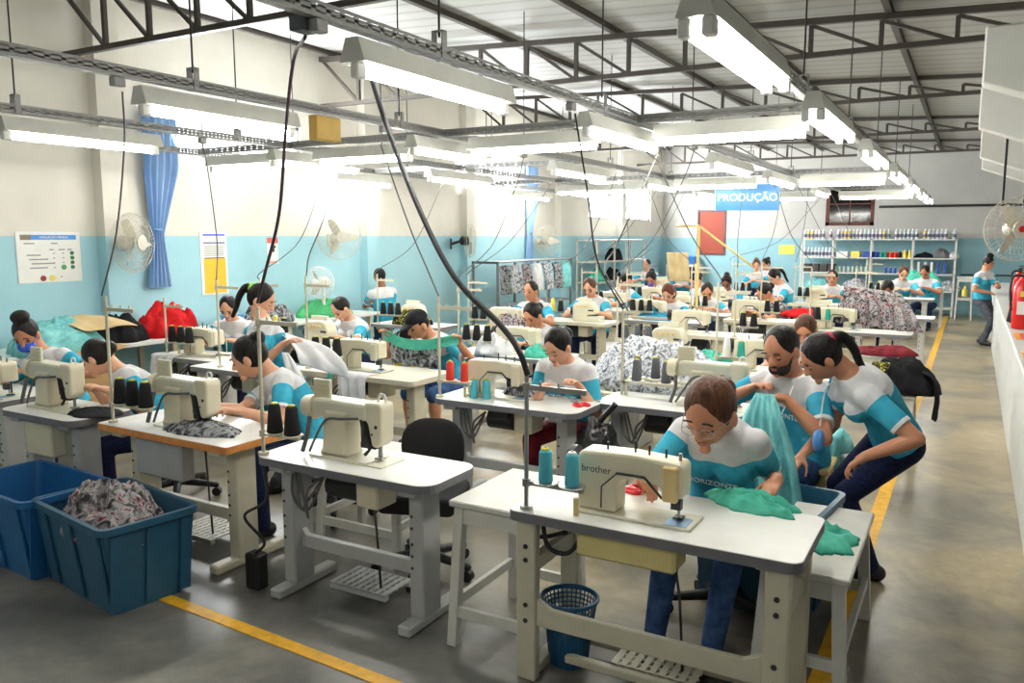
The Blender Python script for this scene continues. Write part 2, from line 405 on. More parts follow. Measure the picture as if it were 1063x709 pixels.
# conduit along the back wall
tag(ob('wall_conduit', MB().cyl((-2.1, YB-.03, 2.62), (XR-.1, YB-.03, 2.62), .03), DSTEEL), 'dark grey conduit running level along the upper back wall', 'conduit')
tag(ob('wall_pipe', MB().cyl((-.22, YB-.02, .98), (1.6, YB-.02, .98), .018), DSTEEL), 'thin pipe along the blue lower back wall behind the white stool', 'pipe')

# low wall beside the aisle with a wide ledge, painted squares and the extinguishers
LEDGE = M('ledge_paint', (196, 198, 196), .45, var=.06, scale=4)
mb = MB().box(.38, 2.2, 5.2, 20.5, 0, .9, 0, .01); lw = struct(ob('wall_ledge', mb, LEDGE))
ORG = M('orange_sign_paint', (236, 150, 40), .5); RDP = M('red_sign_paint', (204, 66, 48), .5)
for k, Y in enumerate((7.9, 9.55, 11.6)):
    mb = MB(); mb.box(.42, 1.1, Y-.3, Y+.3, .9, .9035, 0); mb.box(.47, 1.05, Y-.25, Y+.25, .9035, .905, 1)
    struct(ob('trim_%d' % (k+10), mb, [ORG, RDP]))
EXR = M('extinguisher_red', (206, 28, 26), .3)
def extinguisher():
    r = empty('fire_extinguisher')
    ob('cylinder', MB().lathe([(.085, 0), (.09, .02), (.09, .44), (.07, .5), (.035, .54), (.03, .56)], 20), EXR, r)
    ob('paper_label', MB().box(-.05, .05, -.095, -.08, .16, .3), W_LAM, r)
    ob('yellow_label', MB().box(-.03, .03, -.095, -.08, .35, .41), THR_YEL, r)
    mb = MB(); mb.cyl((0, 0, .55), (0, 0, .6), .025, n=10); mb.box(-.02, .1, -.012, .012, .6, .612); mb.box(-.02, .09, -.012, .012, .625, .637); ob('valve_handle', mb, DSTEEL, r)
    ob('hose', MB().tube(curve([(0, -.02, .57), (-.1, -.04, .56), (-.12, -.05, .4), (-.1, -.06, .2)]), .012), BLACK, r)
    return r
ex = Proto(extinguisher)
ex.put((.5, 10.3, .905), 0, 'nearer red fire extinguisher standing on the ledge, cut by the right picture edge', 'fire extinguisher')
ex.put((.52, 11.7, .905), .4, 'farther red fire extinguisher standing on the ledge under the large fan', 'fire extinguisher')

# white suspended panels upper right, each hanging lower towards the right
PANEL = M('suspended_panel_white', (216, 216, 210), .6, var=.02)
for k, (Y, zl) in enumerate(((6.7, 2.96), (9.4, 2.96), (13.0, 2.97), (15.6, 3.0))):
    x0 = (-.02, -.03, 0, .04)[k]; zt = 3.34
    poly = [(x0, zl), (x0+2.2, zl-.85), (x0+2.2, zt), (x0, zt)]
    mb = MB().prism(poly, Y, Y+.22, 0, .012, 1)
    for xx in (x0+.3, x0+1.8): mb.cyl((xx, Y+.11, zt-.02), (xx, Y+.11, roof_z(xx)+.12), .008, n=6)
    tag(ob('air_baffle', mb, PANEL), ('nearest and largest white box panel hanging from the roof, upper right', 'second white box panel hanging from the roof behind the nearest', 'third white box panel hanging from the roof above the aisle', 'farthest and smallest white box panel hanging from the roof')[k], 'baffle')
# ---------------------------------------------------------------- cable trays, luminaires
def tray(name, p, q, label, w=.05, h=.06):
    p, q = V(p), V(q); d = q-p; L = d.length; d.normalize(); s = V((-d.y, d.x, 0)); up = V((0, 0, 1))
    xf = Matrix((d, s, up)).transposed().to_4x4(); xf.translation = p
    mb = MB()
    for y in (-w/2, w/2):
        mb.box(0, L, y-.002, y+.002, 0, .014, xf=xf); mb.box(0, L, y-.002, y+.002, h-.014, h, xf=xf)
        mb.box(0, L, y-.002, y+.002, h*.5-.006, h*.5+.006, xf=xf)
        n = int(L/.085)
        for i in range(n+1): a = i*L/n; mb.box(max(0, a-.014), min(L, a+.014), y-.002, y+.002, .014, h-.014, xf=xf)
    mb.box(0, L, -w/2, w/2, -.003, 0, xf=xf)
    return tag(ob(name, mb, GALV), label, 'cable tray', 'suspended cable trays')
ZT = 2.76
TX = (-.98, -2.33, -4.1, -5.95, -7.3)
for k, X in enumerate(TX):
    y1 = (20.5, 17.0, 16, 16, 15)[k]
    tray('cable_tray', (X, -1.0, ZT), (X, y1, ZT), ('perforated grey cable tray running lengthwise above the aisle side, at far right', 'perforated grey cable tray running lengthwise from top centre, first left of the aisle row', 'perforated grey cable tray running lengthwise from the top left corner region', 'perforated grey cable tray running lengthwise, second nearest the left wall', 'perforated grey cable tray running lengthwise closest to the left wall')[k])
for k, (Y, x0, x1) in enumerate(((6.05, -7.25, -1.0), (9.0, -7.25, -4.12), (12.0, -7.25, -1.0), (16.5, -5.9, -1.0))):
    tray('cable_tray', (x0, Y, ZT+.002), (x1, Y, ZT+.002), ('nearest crosswise perforated grey cable tray, over the second table row', 'second crosswise perforated grey cable tray, left half only', 'crosswise perforated grey cable tray near the blue hanging sign', 'farthest crosswise perforated grey cable tray near the back wall')[k])
def luminaire(L, twin):
    r = empty('fluorescent_light')
    prof = [(-.035, .1), (.035, .1), (.068, 0), (.05, .0), (-.05, 0), (-.068, 0)]
    mb = MB(); n = len(prof)
    vs = [(x, y, z) for x in (-L/2, L/2) for y, z in prof]
    mb.add(vs, [(i, n+i, n+(i+1) % n, (i+1) % n) for i in range(n)]+[list(range(n)), list(range(n, 2*n))[::-1]])
    ob('housing', mb, LUMW, r)
    ys = (-.042, .042) if twin else (0,)
    for y in ys:
        ob('tube', MB().cyl((-L/2+.07, y, -.035), (L/2-.07, y, -.035), .02, n=10), TUBE, r)
        for x in (-L/2+.04, L/2-.04):
            ob('lampholder', MB().box(x-.03, x+.03, y-.022, y+.022, -.062, 0, 0, .006), W_LAM, r)
    return r
LP = {}
def lamp(p, q, label, twin=False, z=2.63):
    p, q = V(p), V(q); L = round((q-p).length, 2); c = (p+q)/2; k = (L, twin)
    if k not in LP: LP[k] = Proto(luminaire, L, twin)
    a = math.atan2(q.y-p.y, q.x-p.x)
    LP[k].put((c.x, c.y, z), a, label, 'ceiling light', 'fluorescent lights under the trays')
ORD = ('nearest', 'second', 'third', 'fourth', 'fifth', 'sixth', 'seventh', 'eighth', 'ninth')
rows = [
 (-.86, [(-1.2, .1), (2.76, 4.09), (5.05, 6.5), (7.7, 9.2), (10.4, 12.0), (13.0, 14.6), (15.6, 17.2), (17.9, 19.4)], True, 'row above the aisle'),
 (-2.33, [(-.8, .5), (2.75, 4.06), (5.1, 6.55), (8.16, 9.75), (10.7, 12.4), (14.2, 15.6)], False, 'row left of the aisle row'),
 (-4.1, [(-.8, .5), (3.02, 4.22), (5.55, 6.75), (8.15, 9.65), (11.1, 12.4), (13.5, 15.0)], False, 'row in the hall middle'),
 (-5.95, [(.2, 1.4), (3.28, 4.55), (5.8, 7.1), (8.4, 9.9), (12.6, 14.2)], False, 'row second from left wall'),
 (-7.3, [(8.2, 9.4), (12.7, 14.4)], False, 'row beside the left wall')]
for X, segs, tw, ph in rows:
    vis = 0
    for a, b_ in segs:
        if b_ < 2: lamp((X, a, 0), (X, b_, 0), 'lit fluorescent light added unseen behind the viewer in the %s' % ph, tw); continue  # unseen lights added behind the camera, continuing the rows to brighten the foreground
        lamp((X, a, 0), (X, b_, 0), '%s lit fluorescent light from the camera in the %s' % (ORD[vis], ph), tw); vis += 1
for k, (Y, x0, x1, ph) in enumerate(((6.0, -2.15, -1.05, 'right of the nearest tray crossing'), (6.0, -3.8, -2.62, 'crosswise, middle of the nearest cross tray'), (6.05, -5.6, -4.45, 'crosswise, left of the middle row'), (6.05, -7.1, -6.15, 'crosswise, leftmost by the bright window'),
    (11.8, -3.9, -2.7, 'crosswise, left of the blue hanging sign'), (11.9, -2.14, -1.06, 'crosswise, right of the blue hanging sign'), (12.3, -6.1, -4.5, 'crosswise, far left half of the hall'), (16.4, -2.25, -1.0, 'crosswise, farthest, in front of the back shelving'), (16.4, -4.0, -2.6, 'crosswise, farthest, left of the dark window'))):
    lamp((x0, Y, 0), (x1, Y, 0), 'lit fluorescent light running ' + ph if ph.startswith('cross') else 'lit crosswise fluorescent light ' + ph)
# thin rods that carry the trays, and their brackets
for k, X in enumerate(TX):
    for j, Y in enumerate((1.2, 3.4, 5.4, 7.5, 9.8, 12.2, 14.8)):
        if X == -7.3 and Y < 6: continue
        r = ob('suspension_rod', MB().cyl((X, Y, ZT+.1), (X, Y, roof_z(X)+.12), .006, n=6), DSTEEL)
        mb = MB(); mb.box(X-.032, X-.026, Y-.02, Y+.02, ZT-.004, ZT+.13); mb.box(X+.026, X+.032, Y-.02, Y+.02, ZT-.004, ZT+.13); mb.box(X-.032, X+.032, Y-.02, Y+.02, ZT+.124, ZT+.13)
        ob('bracket', mb, GALV, r)
        tag(r, 'thin steel rod with bracket hanging the lengthwise cable tray from the roof', 'rod', 'rods hanging the cable trays')
jb = M('dark_grey_box', (62, 66, 72), .5)
p = AX(328, 38, -2.33)
tag(ob('junction_box', MB().box(-.04, .04, -.05, .05, -.03, .03, 0, .006), jb, None, (p.x-.06, p.y, ZT-.02)), 'dark grey junction box on the cable tray at top centre', 'junction box')
p = AX(327, 127, -4.1)
tag(ob('junction_box', MB().box(-.04, .04, -.13, .13, -.085, .085, 0, .008), M('ochre_box', (204, 164, 72), .5), None, (p.x, p.y+.1, ZT-.1)), 'ochre yellow box hung under the tray left of centre', 'junction box')
def socket(loc, label):
    s = ob('socket_box', MB().box(-.025, .025, -.035, .035, -.025, .025, 0, .004), GALV, None, loc); tag(s, label, 'socket box', 'socket boxes under the trays')
for i, (X, Y) in enumerate(((-2.33, 2.55), (-4.1, 2.9), (-2.33, 4.9), (-5.95, 5.0), (-4.1, 5.2), (-2.33, 7.6), (-4.1, 7.5))):
    socket((X, Y, ZT-.03), 'grey metal socket box clipped under a lengthwise cable tray')

# ---------------------------------------------------------------- sewing tables
def rrect(x0, x1, y0, y1, r, n=5):
    pts = []
    for cx, cy, a0 in ((x1-r, y0+r, -PI/2), (x1-r, y1-r, 0), (x0+r, y1-r, PI/2), (x0+r, y0+r, PI)):
        for i in range(n+1): a = a0+PI/2*i/n; pts.append((cx+r*math.cos(a), cy+r*math.sin(a)))
    return pts
ZTOP = .76
def make_table(w, d, edge, lam, frame, style, rad=.06, box='motor'):
    r = empty('sewing_table')
    mb = MB(); mb.slab(rrect(0, w, 0, d, rad), ZTOP-.042, ZTOP-.003, 1, 1); mb.slab(rrect(.002, w-.002, .002, d-.002, rad), ZTOP-.003, ZTOP, 0, 0)
    ob('tabletop', mb, [lam, edge], r)
    if style == 'post':
        for x in (.03, w-.13):
            for y, ang in ((.035, 0), (d-.1, 0)):
                mb = MB(); mb.box(x, x+.09, y, y+.05, .0, ZTOP-.042, 0, .006)
                if y < .1:
                    for z in (.27, .34, .54, .6): mb.cyl((x+.045, y-.004, z), (x+.045, y, z), .011, n=10, mi=1)
                ob('leg', mb, [frame, DSTEEL], r)
            ob('foot_beam', MB().box(x+.015, x+.075, .08, d-.1, .0, .045, 0, .005), frame, r)
            ob('side_brace', MB().box(x+.02, x+.07, .08, d-.1, .47, .53, 0, .005), frame, r)
        ob('crossbar', MB().prism([(.12, .25), (w-.13, .25), (w-.13, .37), (w-.2, .335), (.19, .335), (.12, .37)], .045, .075, 0, .004, 1), frame, r)
        mb = MB(); mb.box(.2, w-.1, d-.2, d-.15, .05, .085, 0, .005); mb.box(.2, w-.1, .16, .2, .05, .085, 0, .005); ob('floor_rail', mb, frame, r)
    else:
        yc = d*.42
        for x in (.09, w-.2):
            mb = MB(); mb.box(x, x+.085, yc-.075, yc+.075, .05, ZTOP-.07, 0, .008)
            for z in (.3, .36, .42, .5, .56): mb.cyl((x+.02, yc-.078, z), (x+.02, yc-.07, z), .008, n=8, mi=1)
            ob('leg', mb, [frame, DSTEEL], r)
            ob('foot_beam', MB().box(x+.005, x+.08, .0, d, 0, .055, 0, .01), frame, r)
            ob('top_bracket', MB().box(x-.01, x+.095, .04, d-.04, ZTOP-.08, ZTOP-.042, 0, .005), frame, r)
        ob('crossbar', MB().prism([(.15, .24), (w-.15, .24), (w-.15, .37), (w-.2, .31), (.2, .31), (.15, .37)], yc-.02, yc+.02, 0, .004, 1), frame, r)
    mb = MB(); px = w*.48
    mb.box(px-.17, px+.2, d*.35, d*.35+.03, .06, .085, 0); mb.box(px-.17, px+.2, d*.8, d*.8+.03, .06, .085, 0)
    for i in range(9): x = px-.17+i*.042; mb.box(x, x+.028, d*.35, d*.8+.03, .085, .093, 0)
    for i in range(6): y = d*.35+i*.045; mb.box(px-.17, px+.2, y, y+.012, .085, .092, 0)
    ob('treadle', mb, frame, r)
    ob('treadle_rod', MB().tube([(px+.12, d*.5, .09), (px+.1, d*.5, .4), (px+.05, d*.55, ZTOP-.1)], .006), DSTEEL, r)
    if box == 'motor':
        mb = MB(); mb.cyl((w*.3, d*.55, .6), (w*.3+.2, d*.55, .6), .07, n=16); mb.box(w*.3+.02, w*.3+.18, d*.4, d*.65, .62, ZTOP-.05, 0); ob('motor', mb, M('motor_black', (44, 44, 44), .5), r)
        mb = MB(); mb.box(w*.55, w*.55+.14, d*.2, d*.55, .56, ZTOP-.05, 0, .01); ob('control_box', mb, CREAM_MC, r)
        mb = MB()
        for i in range(3): mb.tube(curve([(.16+.02*i, d*.3, .69), (.2+.05*i, d*.2, .55-.05*i), (.28, d*.25, .48+.05*i), (.34, d*.4, .66)]), .007)
        ob('wiring', mb, CABLE_G, r)
    elif box == 'panel':
        ob('control_box', MB().box(w*.24, w*.6, .06, .16, .47, ZTOP-.06, 0, .012), GREY_FR if frame is CREAM_FR else CREAM_MC, r)
    elif box == 'drawer':
        mb = MB(); mb.box(.3, .72, .05, .2, .6, ZTOP-.045, 0, .012); ob('control_box', mb, M('yellowed_plastic', (222, 206, 142), .45), r)
        ob('wiring', MB().tube(curve([(.12, .1, .7), (.16, .08, .6), (.24, .1, .58), (.3, .12, .66), (.34, .1, .7), (.4, .1, .65)]), .01), BLACK, r)
    return r

# ---------------------------------------------------------------- sewing machines (head to +X, operator on +Y)
def machine_flat(tan=False, logo=False):
    r = empty('sewing_machine')
    ob('bed', MB().box(-.235, .26, -.09, .09, 0, .014, 0, .004).box(.15, .24, -.085, .02, .014, .0155, 1), [CREAM_MC2, M('slide_plate', (120, 150, 180), .3, .6)], r)
    body = [(-.235, .014), (-.235, .24), (-.215, .262), (.0, .268), (.2, .255), (.215, .24), (.215, .115), (.165, .115), (.12, .15), (.02, .168), (-.045, .155), (-.062, .12), (-.062, .014)]
    ob('body', MB().prism(body, -.062, .058, 0, .012, 2), CREAM_MC, r)
    ob('face_cover', MB().box(.135, .2, -.078, -.055, .1, .245, 0, .008), TAN if tan else CREAM_MC, r)
    mb = MB(); mb.cyl((-.24, 0, .2), (-.262, 0, .2), .03); mb.cyl((-.262, 0, .2), (-.29, 0, .2), .062, n=20); ob('handwheel', mb, M('handwheel_black', (40, 40, 42), .4), r)
    mb = MB(); mb.cyl((.185, 0, .03), (.185, 0, .125), .006); mb.cyl((.185, 0, .25), (.185, 0, .285), .007); ob('needle_bar', mb, STEEL, r)
    mb = MB(); mb.cyl((.178, .02, .03), (.178, .02, .12), .006); mb.box(.165, .2, -.012, .03, .017, .024); mb.box(.16, .2, -.03, .0, .06, .1); ob('presser_foot', mb, DSTEEL, r)
    mb = MB()
    for x, h in ((-.12, .03), (.0, .05), (.06, .035), (.13, .03)): mb.cyl((x, -.01, .262), (x, -.01, .268+h), .0045, n=8)
    mb.tube([(-.062, -.064, .18), (-.125, -.064, .12), (-.125, -.064, .03)], .003)
    ob('thread_guide', mb, DSTEEL, r)
    ob('thread_path', MB().tube([(-.06, -.066, .185), (.06, -.066, .185), (.135, -.066, .11)], .006), DSTEEL, r)
    ob('tension_dial', MB().cyl((.1, .058, .2), (.1, .085, .2), .02), DSTEEL, r)
    ob('rest_pin', MB().cyl((-.21, -.125, 0), (-.21, -.125, .075), .012), TAN, r)
    if logo: lettering('brand_lettering', 'brother', .042, M('lettering_grey', (60, 60, 60), .5), r, (-.15, -.0625, .188), ext=.0006)
    return r
def machine_post():
    r = empty('sewing_machine')
    mb = MB(); mb.slab(rrect(-.2, .2, -.1, .1, .03), 0, .012, 0, 0); mb.box(.05, .3, -.11, .08, 0, .006, 0); ob('bed', mb, CREAM_MC2, r)
    ob('pillar', MB().prism([(-.15, .012), (-.125, .05), (-.115, .2), (-.1, .25), (.06, .25), (.03, .2), (.03, .05), (.05, .012)], -.07, .07, 0, .016, 2), CREAM_MC, r)
    ob('arm', MB().prism([(-.2, .2), (-.2, .285), (-.17, .305), (.13, .3), (.17, .3), (.17, .215), (.1, .205), (.04, .22), (-.1, .205)], -.06, .06, 0, .016, 2), CREAM_MC2, r)
    ob('handwheel_cover', MB().cyl((-.205, -.01, .245), (-.275, -.01, .245), .068, .055, n=20), CREAM_MC, r)
    ob('thread_panel', MB().box(-.21, -.09, -.03, -.01, .3, .4, 0, .006).box(-.2, -.1, -.034, -.03, .32, .325, 1).box(-.2, -.1, -.034, -.03, .345, .35, 1).box(-.2, -.1, -.034, -.03, .37, .375, 1), [CREAM_MC2, TAN], r)
    ob('head', MB().prism([(.15, .31), (.25, .31), (.262, .29), (.255, .11), (.225, .08), (.195, .085), (.17, .2), (.15, .22)], -.055, .055, 0, .014, 2).cyl((.225, -.056, .19), (.225, -.05, .19), .01, mi=1).cyl((.2, -.056, .15), (.2, -.05, .15), .006, mi=1), [CREAM_MC, DSTEEL], r)
    mb = MB(); mb.box(.12, .165, -.05, .03, .1, .22, 0, .006); mb.box(.1, .2, -.03, .03, .065, .1, 0, .005); mb.tube([(.13, -.05, .22), (.15, -.055, .14), (.18, -.05, .07), (.15, -.05, .04)], .01); ob('feed_mechanism', mb, M('mechanism_black', (46, 46, 46), .45, .3), r)
    mb = MB(); mb.cyl((.215, 0, .02), (.215, 0, .1), .007); mb.cyl((.2, 0, .02), (.2, 0, .1), .006); mb.box(.185, .23, -.02, .02, .014, .022); ob('needle_bar', mb, STEEL, r)
    mb = MB(); mb.tube(curve([(.12, -.065, .225), (.02, -.075, .215), (-.08, -.08, .2), (-.15, -.085, .1), (-.2, -.08, .02)]), .007); mb.tube(curve([(-.21, -.06, .2), (-.2, -.09, .12), (-.23, -.1, .02)]), .012); ob('hose', mb, CABLE_G, r)
    ob('lamp_hook', MB().tube(curve([(.2, 0, .31), (.21, 0, .345), (.24, 0, .345), (.25, 0, .31)]), .006), W_LAM, r)
    return r
def machine_overlock():
    r = empty('sewing_machine')
    ob('body', MB().prism([(-.17, 0), (-.17, .2), (-.13, .25), (.06, .265), (.12, .24), (.16, .15), (.16, .1), (.05, .09), (.05, 0)], -.08, .08, 0, .016, 2), CREAM_MC, r)
    ob('bed', MB().box(.04, .24, -.08, .08, 0, .07, 0, .012), CREAM_MC2, r)
    ob('handwheel', MB().cyl((-.172, 0, .13), (-.21, 0, .13), .062, n=20), M('handwheel_black', (40, 40, 42), .4), r)
    mb = MB()
    for i in range(4): ob('tension_dial', MB().cyl((-.09+i*.05, -.083, .2), (-.09+i*.05, -.1, .2), .014), TAN, r)
    mb = MB(); mb.cyl((.12, 0, .08), (.12, 0, .17), .007); mb.box(.09, .17, -.02, .03, .075, .085); mb.box(.06, .14, -.082, -.075, .14, .16); ob('needle_bar', mb, DSTEEL, r)
    ob('thread_bar', MB().box(-.12, .1, -.02, .0, .262, .31, 0, .004), CREAM_MC2, r)
    return r
def thread_stand(h, n, arm=True, dirx=1, colm=None):
    r = empty('thread_stand')
    mb = MB(); mb.cyl((0, 0, 0), (0, 0, .015), .028, n=12); mb.cyl((0, 0, .015), (0, 0, h), .0095, n=10); ob('pole', mb, colm or CREAM_FR, r)
    mb = MB(); mb.box(min(0, dirx*.12*n+.02*dirx), max(0, dirx*.12*n+.02*dirx), -.012, .012, .108, .124)
    mb.cyl((0, 0, .1), (0, 0, .132), .018)
    for i in range(n): mb.lathe([(.05, .124), (.058, .13), (.05, .131)], 16, (dirx*(.09+i*.12), 0, 0)); mb.cyl((dirx*(.09+i*.12), 0, .13), (dirx*(.09+i*.12), 0, .28), .004, n=6)
    ob('spool_arm', mb, colm or CREAM_FR, r)
    if arm:
        mb = MB(); mb.cyl((0, 0, h-.1), (0, 0, h-.06), .015); mb.box(min(0, dirx*.27), max(0, dirx*.27), -.006, .006, h-.09, h-.068); 
        for i in range(n): mb.cyl((dirx*(.09+i*.12)*.7, 0, h-.07), (dirx*(.09+i*.12)*.7, 0, h-.05), .006, n=6)
        ob('guide_arm', mb, colm or CREAM_FR, r)
    return r
def cone(mat, core, tall=.14, rb=.036, rt=.026):
    o = ob('thread_cone', MB().lathe([(rb*.9, 0), (rb, .006), (rt, tall-.012), (rt*.8, tall)], 18), mat)
    ob('core_tip', MB().lathe([(rt*.7, tall), (rt*.6, tall+.007), (rt*.3, tall+.009)], 14), core, o)
    return o
CONES = {}
def put_cone(kind, loc, label, group=None):
    k = kind
    if k not in CONES:
        mt, co, t, rb, rt = {'black': (THR_BLACK, CORE, .15, .043, .03), 'grey': (THR_GREY, CORE, .15, .036, .026), 'aqua': (THR_AQUA, CORE, .135, .03, .027), 'red': (THR_RED, CORE, .13, .03, .026),
            'yellow': (THR_YEL, COREW, .17, .045, .026), 'white': (THR_WHITE, COREW, .15, .036, .026), 'teal': (THR_TEAL, CORE, .13, .034, .026), 'blue': (THR_BLUE, COREW, .14, .036, .026), 'aquaw': (THR_AQUA, COREW, .135, .03, .027)}[k]
        CONES[k] = Proto(cone, mt, co, t, rb, rt)
    CONES[k].put(loc, 0, label, 'thread cone', group)
def cord(pts, r, mat, label, n=10):
    return tag(ob('power_cord', MB().tube(curve(pts, n), r, 8), mat), label, 'power cord')
TABLES, MACH, STANDS = {}, {}, {}
NTH = ('leftmost', 'second from left', 'third from left', 'fourth from left', 'fifth from left', 'rightmost')
def station(x, y, w, d, where, kind='white', style='T', mach='flat', mx=.45, my=.5, sx=.05, sy=.06, h=.7, cones=('black',)*3, arm=True, dirx=1, rz=0, mrz=0, box='motor', cordto=None, lam=None, sw=True, cone_sy=0):
    ed, fr = {'white': (GREY_EDGE, WHITE_FR), 'grey': (DGREY_EDGE, GREY_FR), 'orange': (ORANGE_EDGE, CREAM_FR), 'cream': (CREAM_EDGE, CREAM_FR), 'near': (DGREY_EDGE, CREAM_FR)}[kind]
    tk = (w, d, kind, style, box)
    if tk not in TABLES: TABLES[tk] = Proto(make_table, w, d, ed, W_LAM if kind != 'cream' else W_LAM2, fr, style, .09 if kind == 'grey' else .02 if kind == 'orange' else .045, box)
    TABLES[tk].put((x, y, 0), rz, '%s sewing table %s' % ({'white': 'white', 'grey': 'white grey-edged', 'orange': 'white orange-edged', 'cream': 'cream', 'near': 'large white grey-edged'}[kind], where), 'sewing table', 'sewing tables')
    c, s_ = math.cos(rz), math.sin(rz)
    P = lambda u, v: (x+u*c-v*s_, y+u*s_+v*c, ZTOP)
    if mach:
        if mach not in MACH: MACH[mach] = Proto({'flat': machine_flat, 'post': machine_post, 'over': machine_overlock, 'near': lambda: machine_flat(True, True)}[mach])
        MACH[mach].put(P(w*mx, d*my), rz+mrz, '%s on the table %s' % ({'flat': 'cream flat-bed sewing machine', 'post': 'cream post-bed sewing machine', 'over': 'cream overlock machine', 'near': 'cream sewing machine with tan face cover'}[mach], where), 'sewing machine', 'sewing machines')
    if sw:
        n = len(cones); sk = (h, n, arm, dirx)
        if sk not in STANDS: STANDS[sk] = Proto(thread_stand, h, max(n, 1), arm, dirx, STEEL if mach == 'near' else None)
        bp = P(sx, sy)
        STANDS[sk].put(bp, rz, 'upright thread stand on the table %s' % where, 'thread stand', 'thread stands')
        for i, k in enumerate(cones):
            u = dirx*(.09+i*.12)
            q = P(sx+u, sy)
            j = i if dirx > 0 else n-1-i
            nm = NTH[j] if j < n-1 or n == 1 else 'rightmost'
            put_cone(k, (q[0], q[1], ZTOP+.131), '%s %s thread cone, table %s' % (nm if n > 1 else 'only', k.replace('aquaw', 'aqua'), where), 'cones on thread stands')
        if cordto:
            t = V(cordto); b_ = V((bp[0], bp[1], ZTOP+h))
            mid = b_.lerp(t, .45)+V((.1*(random.random()-.3), .05, -.14-.1*random.random()))
            cord([b_-V((0, 0, .03)), b_+V((.01, 0, .05)), mid, t.lerp(mid, .3)+V((0.02, 0, -.02)), t], .005, CABLE_G, 'thin power cord hanging to the table %s' % where)
    return P
# ---------------------------------------------------------------- people
def remesh(mb, vox, smooth=3):
    me = mb.mesh('tmp', []); o = bpy.data.objects.new('tmp', me); col.objects.link(o)
    md = o.modifiers.new('r', 'REMESH'); md.mode = 'VOXEL'; md.voxel_size = vox
    if smooth: sm = o.modifiers.new('s', 'SMOOTH'); sm.factor = .5; sm.iterations = smooth
    dg = bpy.context.evaluated_depsgraph_get(); r = bpy.data.meshes.new_from_object(o.evaluated_get(dg))
    out = MB(); out.v = [v.co[:] for v in r.vertices]; out.f = [list(p.vertices) for p in r.polygons]; out.m = [0]*len(out.f); out.s = [True]*len(out.f)
    bpy.data.objects.remove(o); bpy.data.meshes.remove(me); bpy.data.meshes.remove(r)
    return out
SKINS = [M('light_skin', (214, 160, 130), .5, var=.05, scale=12), M('tan_skin', (192, 132, 100), .5, var=.05, scale=12), M('brown_skin', (142, 90, 64), .5, var=.06, scale=12)]
LIP = M('lips', (168, 88, 82), .45); LASH = M('lashes_brows', (38, 28, 24), .7); EYEW = M('eye_white', (225, 220, 215), .3)
def HAIRM(n, stops):
    m = FAB(n, stops, 40, 3, .5, .42, (1, 1, .2)); nt = m.node_tree; b = nt.nodes['Principled BSDF']
    t = tex(nt, 'ShaderNodeTexNoise', coords(nt, (1, 1, .12)), Scale=70, Detail=3, Distortion=.6); bump(nt, b, t.outputs[0], .8, .01); return m
HAIRS = {'black': HAIRM('black_hair', [(.3, (14, 11, 12)), (.7, (36, 30, 30))]), 'brown': HAIRM('brown_hair', [(.3, (58, 36, 28)), (.7, (100, 64, 46))]), 'red': HAIRM('auburn_hair', [(.3, (70, 34, 24)), (.7, (112, 62, 44))])}
def uniform():
    m, nt, b = base('uniform_shirt')
    def att(n):
        a = nt.nodes.new('ShaderNodeAttribute'); a.attribute_name = n; return a.outputs['Fac']
    def gt(src, t, op='GREATER_THAN'):
        g = nt.nodes.new('ShaderNodeMath'); g.operation = op; g.inputs[1].default_value = t; nt.links.new(src, g.inputs[0]); return g.outputs[0]
    def mix(f, a, c):
        x = nt.nodes.new('ShaderNodeMix'); x.data_type = 'RGBA'; nt.links.new(f, x.inputs[0])
        for i, q in ((6, a), (7, c)):
            if isinstance(q, tuple): x.inputs[i].default_value = q
            else: nt.links.new(q, x.inputs[i])
        return x.outputs[2]
    n = tex(nt, 'ShaderNodeTexNoise', coords(nt), Scale=9, Detail=4)
    blue = ramp(nt, n.outputs[0], [(.3, rgb((38, 144, 176))), (.7, rgb((74, 182, 212)))])
    grey = ramp(nt, n.outputs[0], [(.3, rgb((196, 196, 200))), (.7, rgb((226, 226, 228)))])
    o = mix(gt(att('yoke'), -.15), blue, grey)
    o = mix(gt(att('cuff'), .9), o, rgb((222, 224, 226)))
    nt.links.new(o, b.inputs['Base Color']); b.inputs['Roughness'].default_value = .85; b.inputs['Specular IOR Level'].default_value = .2
    bump(nt, b, n.outputs[0], .35, .02)
    return m
UNI = uniform()
def ringloft(mb, rings, n=24):
    vs = []; k = len(rings)
    for c, a, b_, ra, rb in rings:
        for j in range(n):
            t = 2*PI*j/n; x, y = math.cos(t), math.sin(t)
            e = .82; x = math.copysign(abs(x)**e, x); y = math.copysign(abs(y)**e, y)
            vs.append(c+a*(ra*x)+b_*(rb*y))
    fs = [(i*n+j, i*n+(j+1) % n, (i+1)*n+(j+1) % n, (i+1)*n+j) for i in range(k-1) for j in range(n)]
    fs += [list(range(n))[::-1], list(range((k-1)*n, k*n))]
    mb.add(vs, fs)
def ik(a, t, l1, l2, hint):
    d = t-a; L = min(d.length, (l1+l2)*.995); d = d.normalized(); t = a+d*L
    x = (l1*l1-l2*l2+L*L)/(2*L); h = math.sqrt(max(0, l1*l1-x*x)); p = hint-d*hint.dot(d)
    p = p.normalized() if p.length > 1e-6 else d.orthogonal().normalized()
    return a+d*x+p*h, t
def lerp(a, b, t): return a+(b-a)*t
TOR = [(-.2, .1, .08), (-.1, .15, .1), (.04, .168, .112), (.2, .15, .1), (.38, .138, .096), (.55, .15, .104), (.7, .162, .11), (.8, .162, .1), (.9, .132, .084), (1.0, .075, .064), (1.04, .058, .056)]
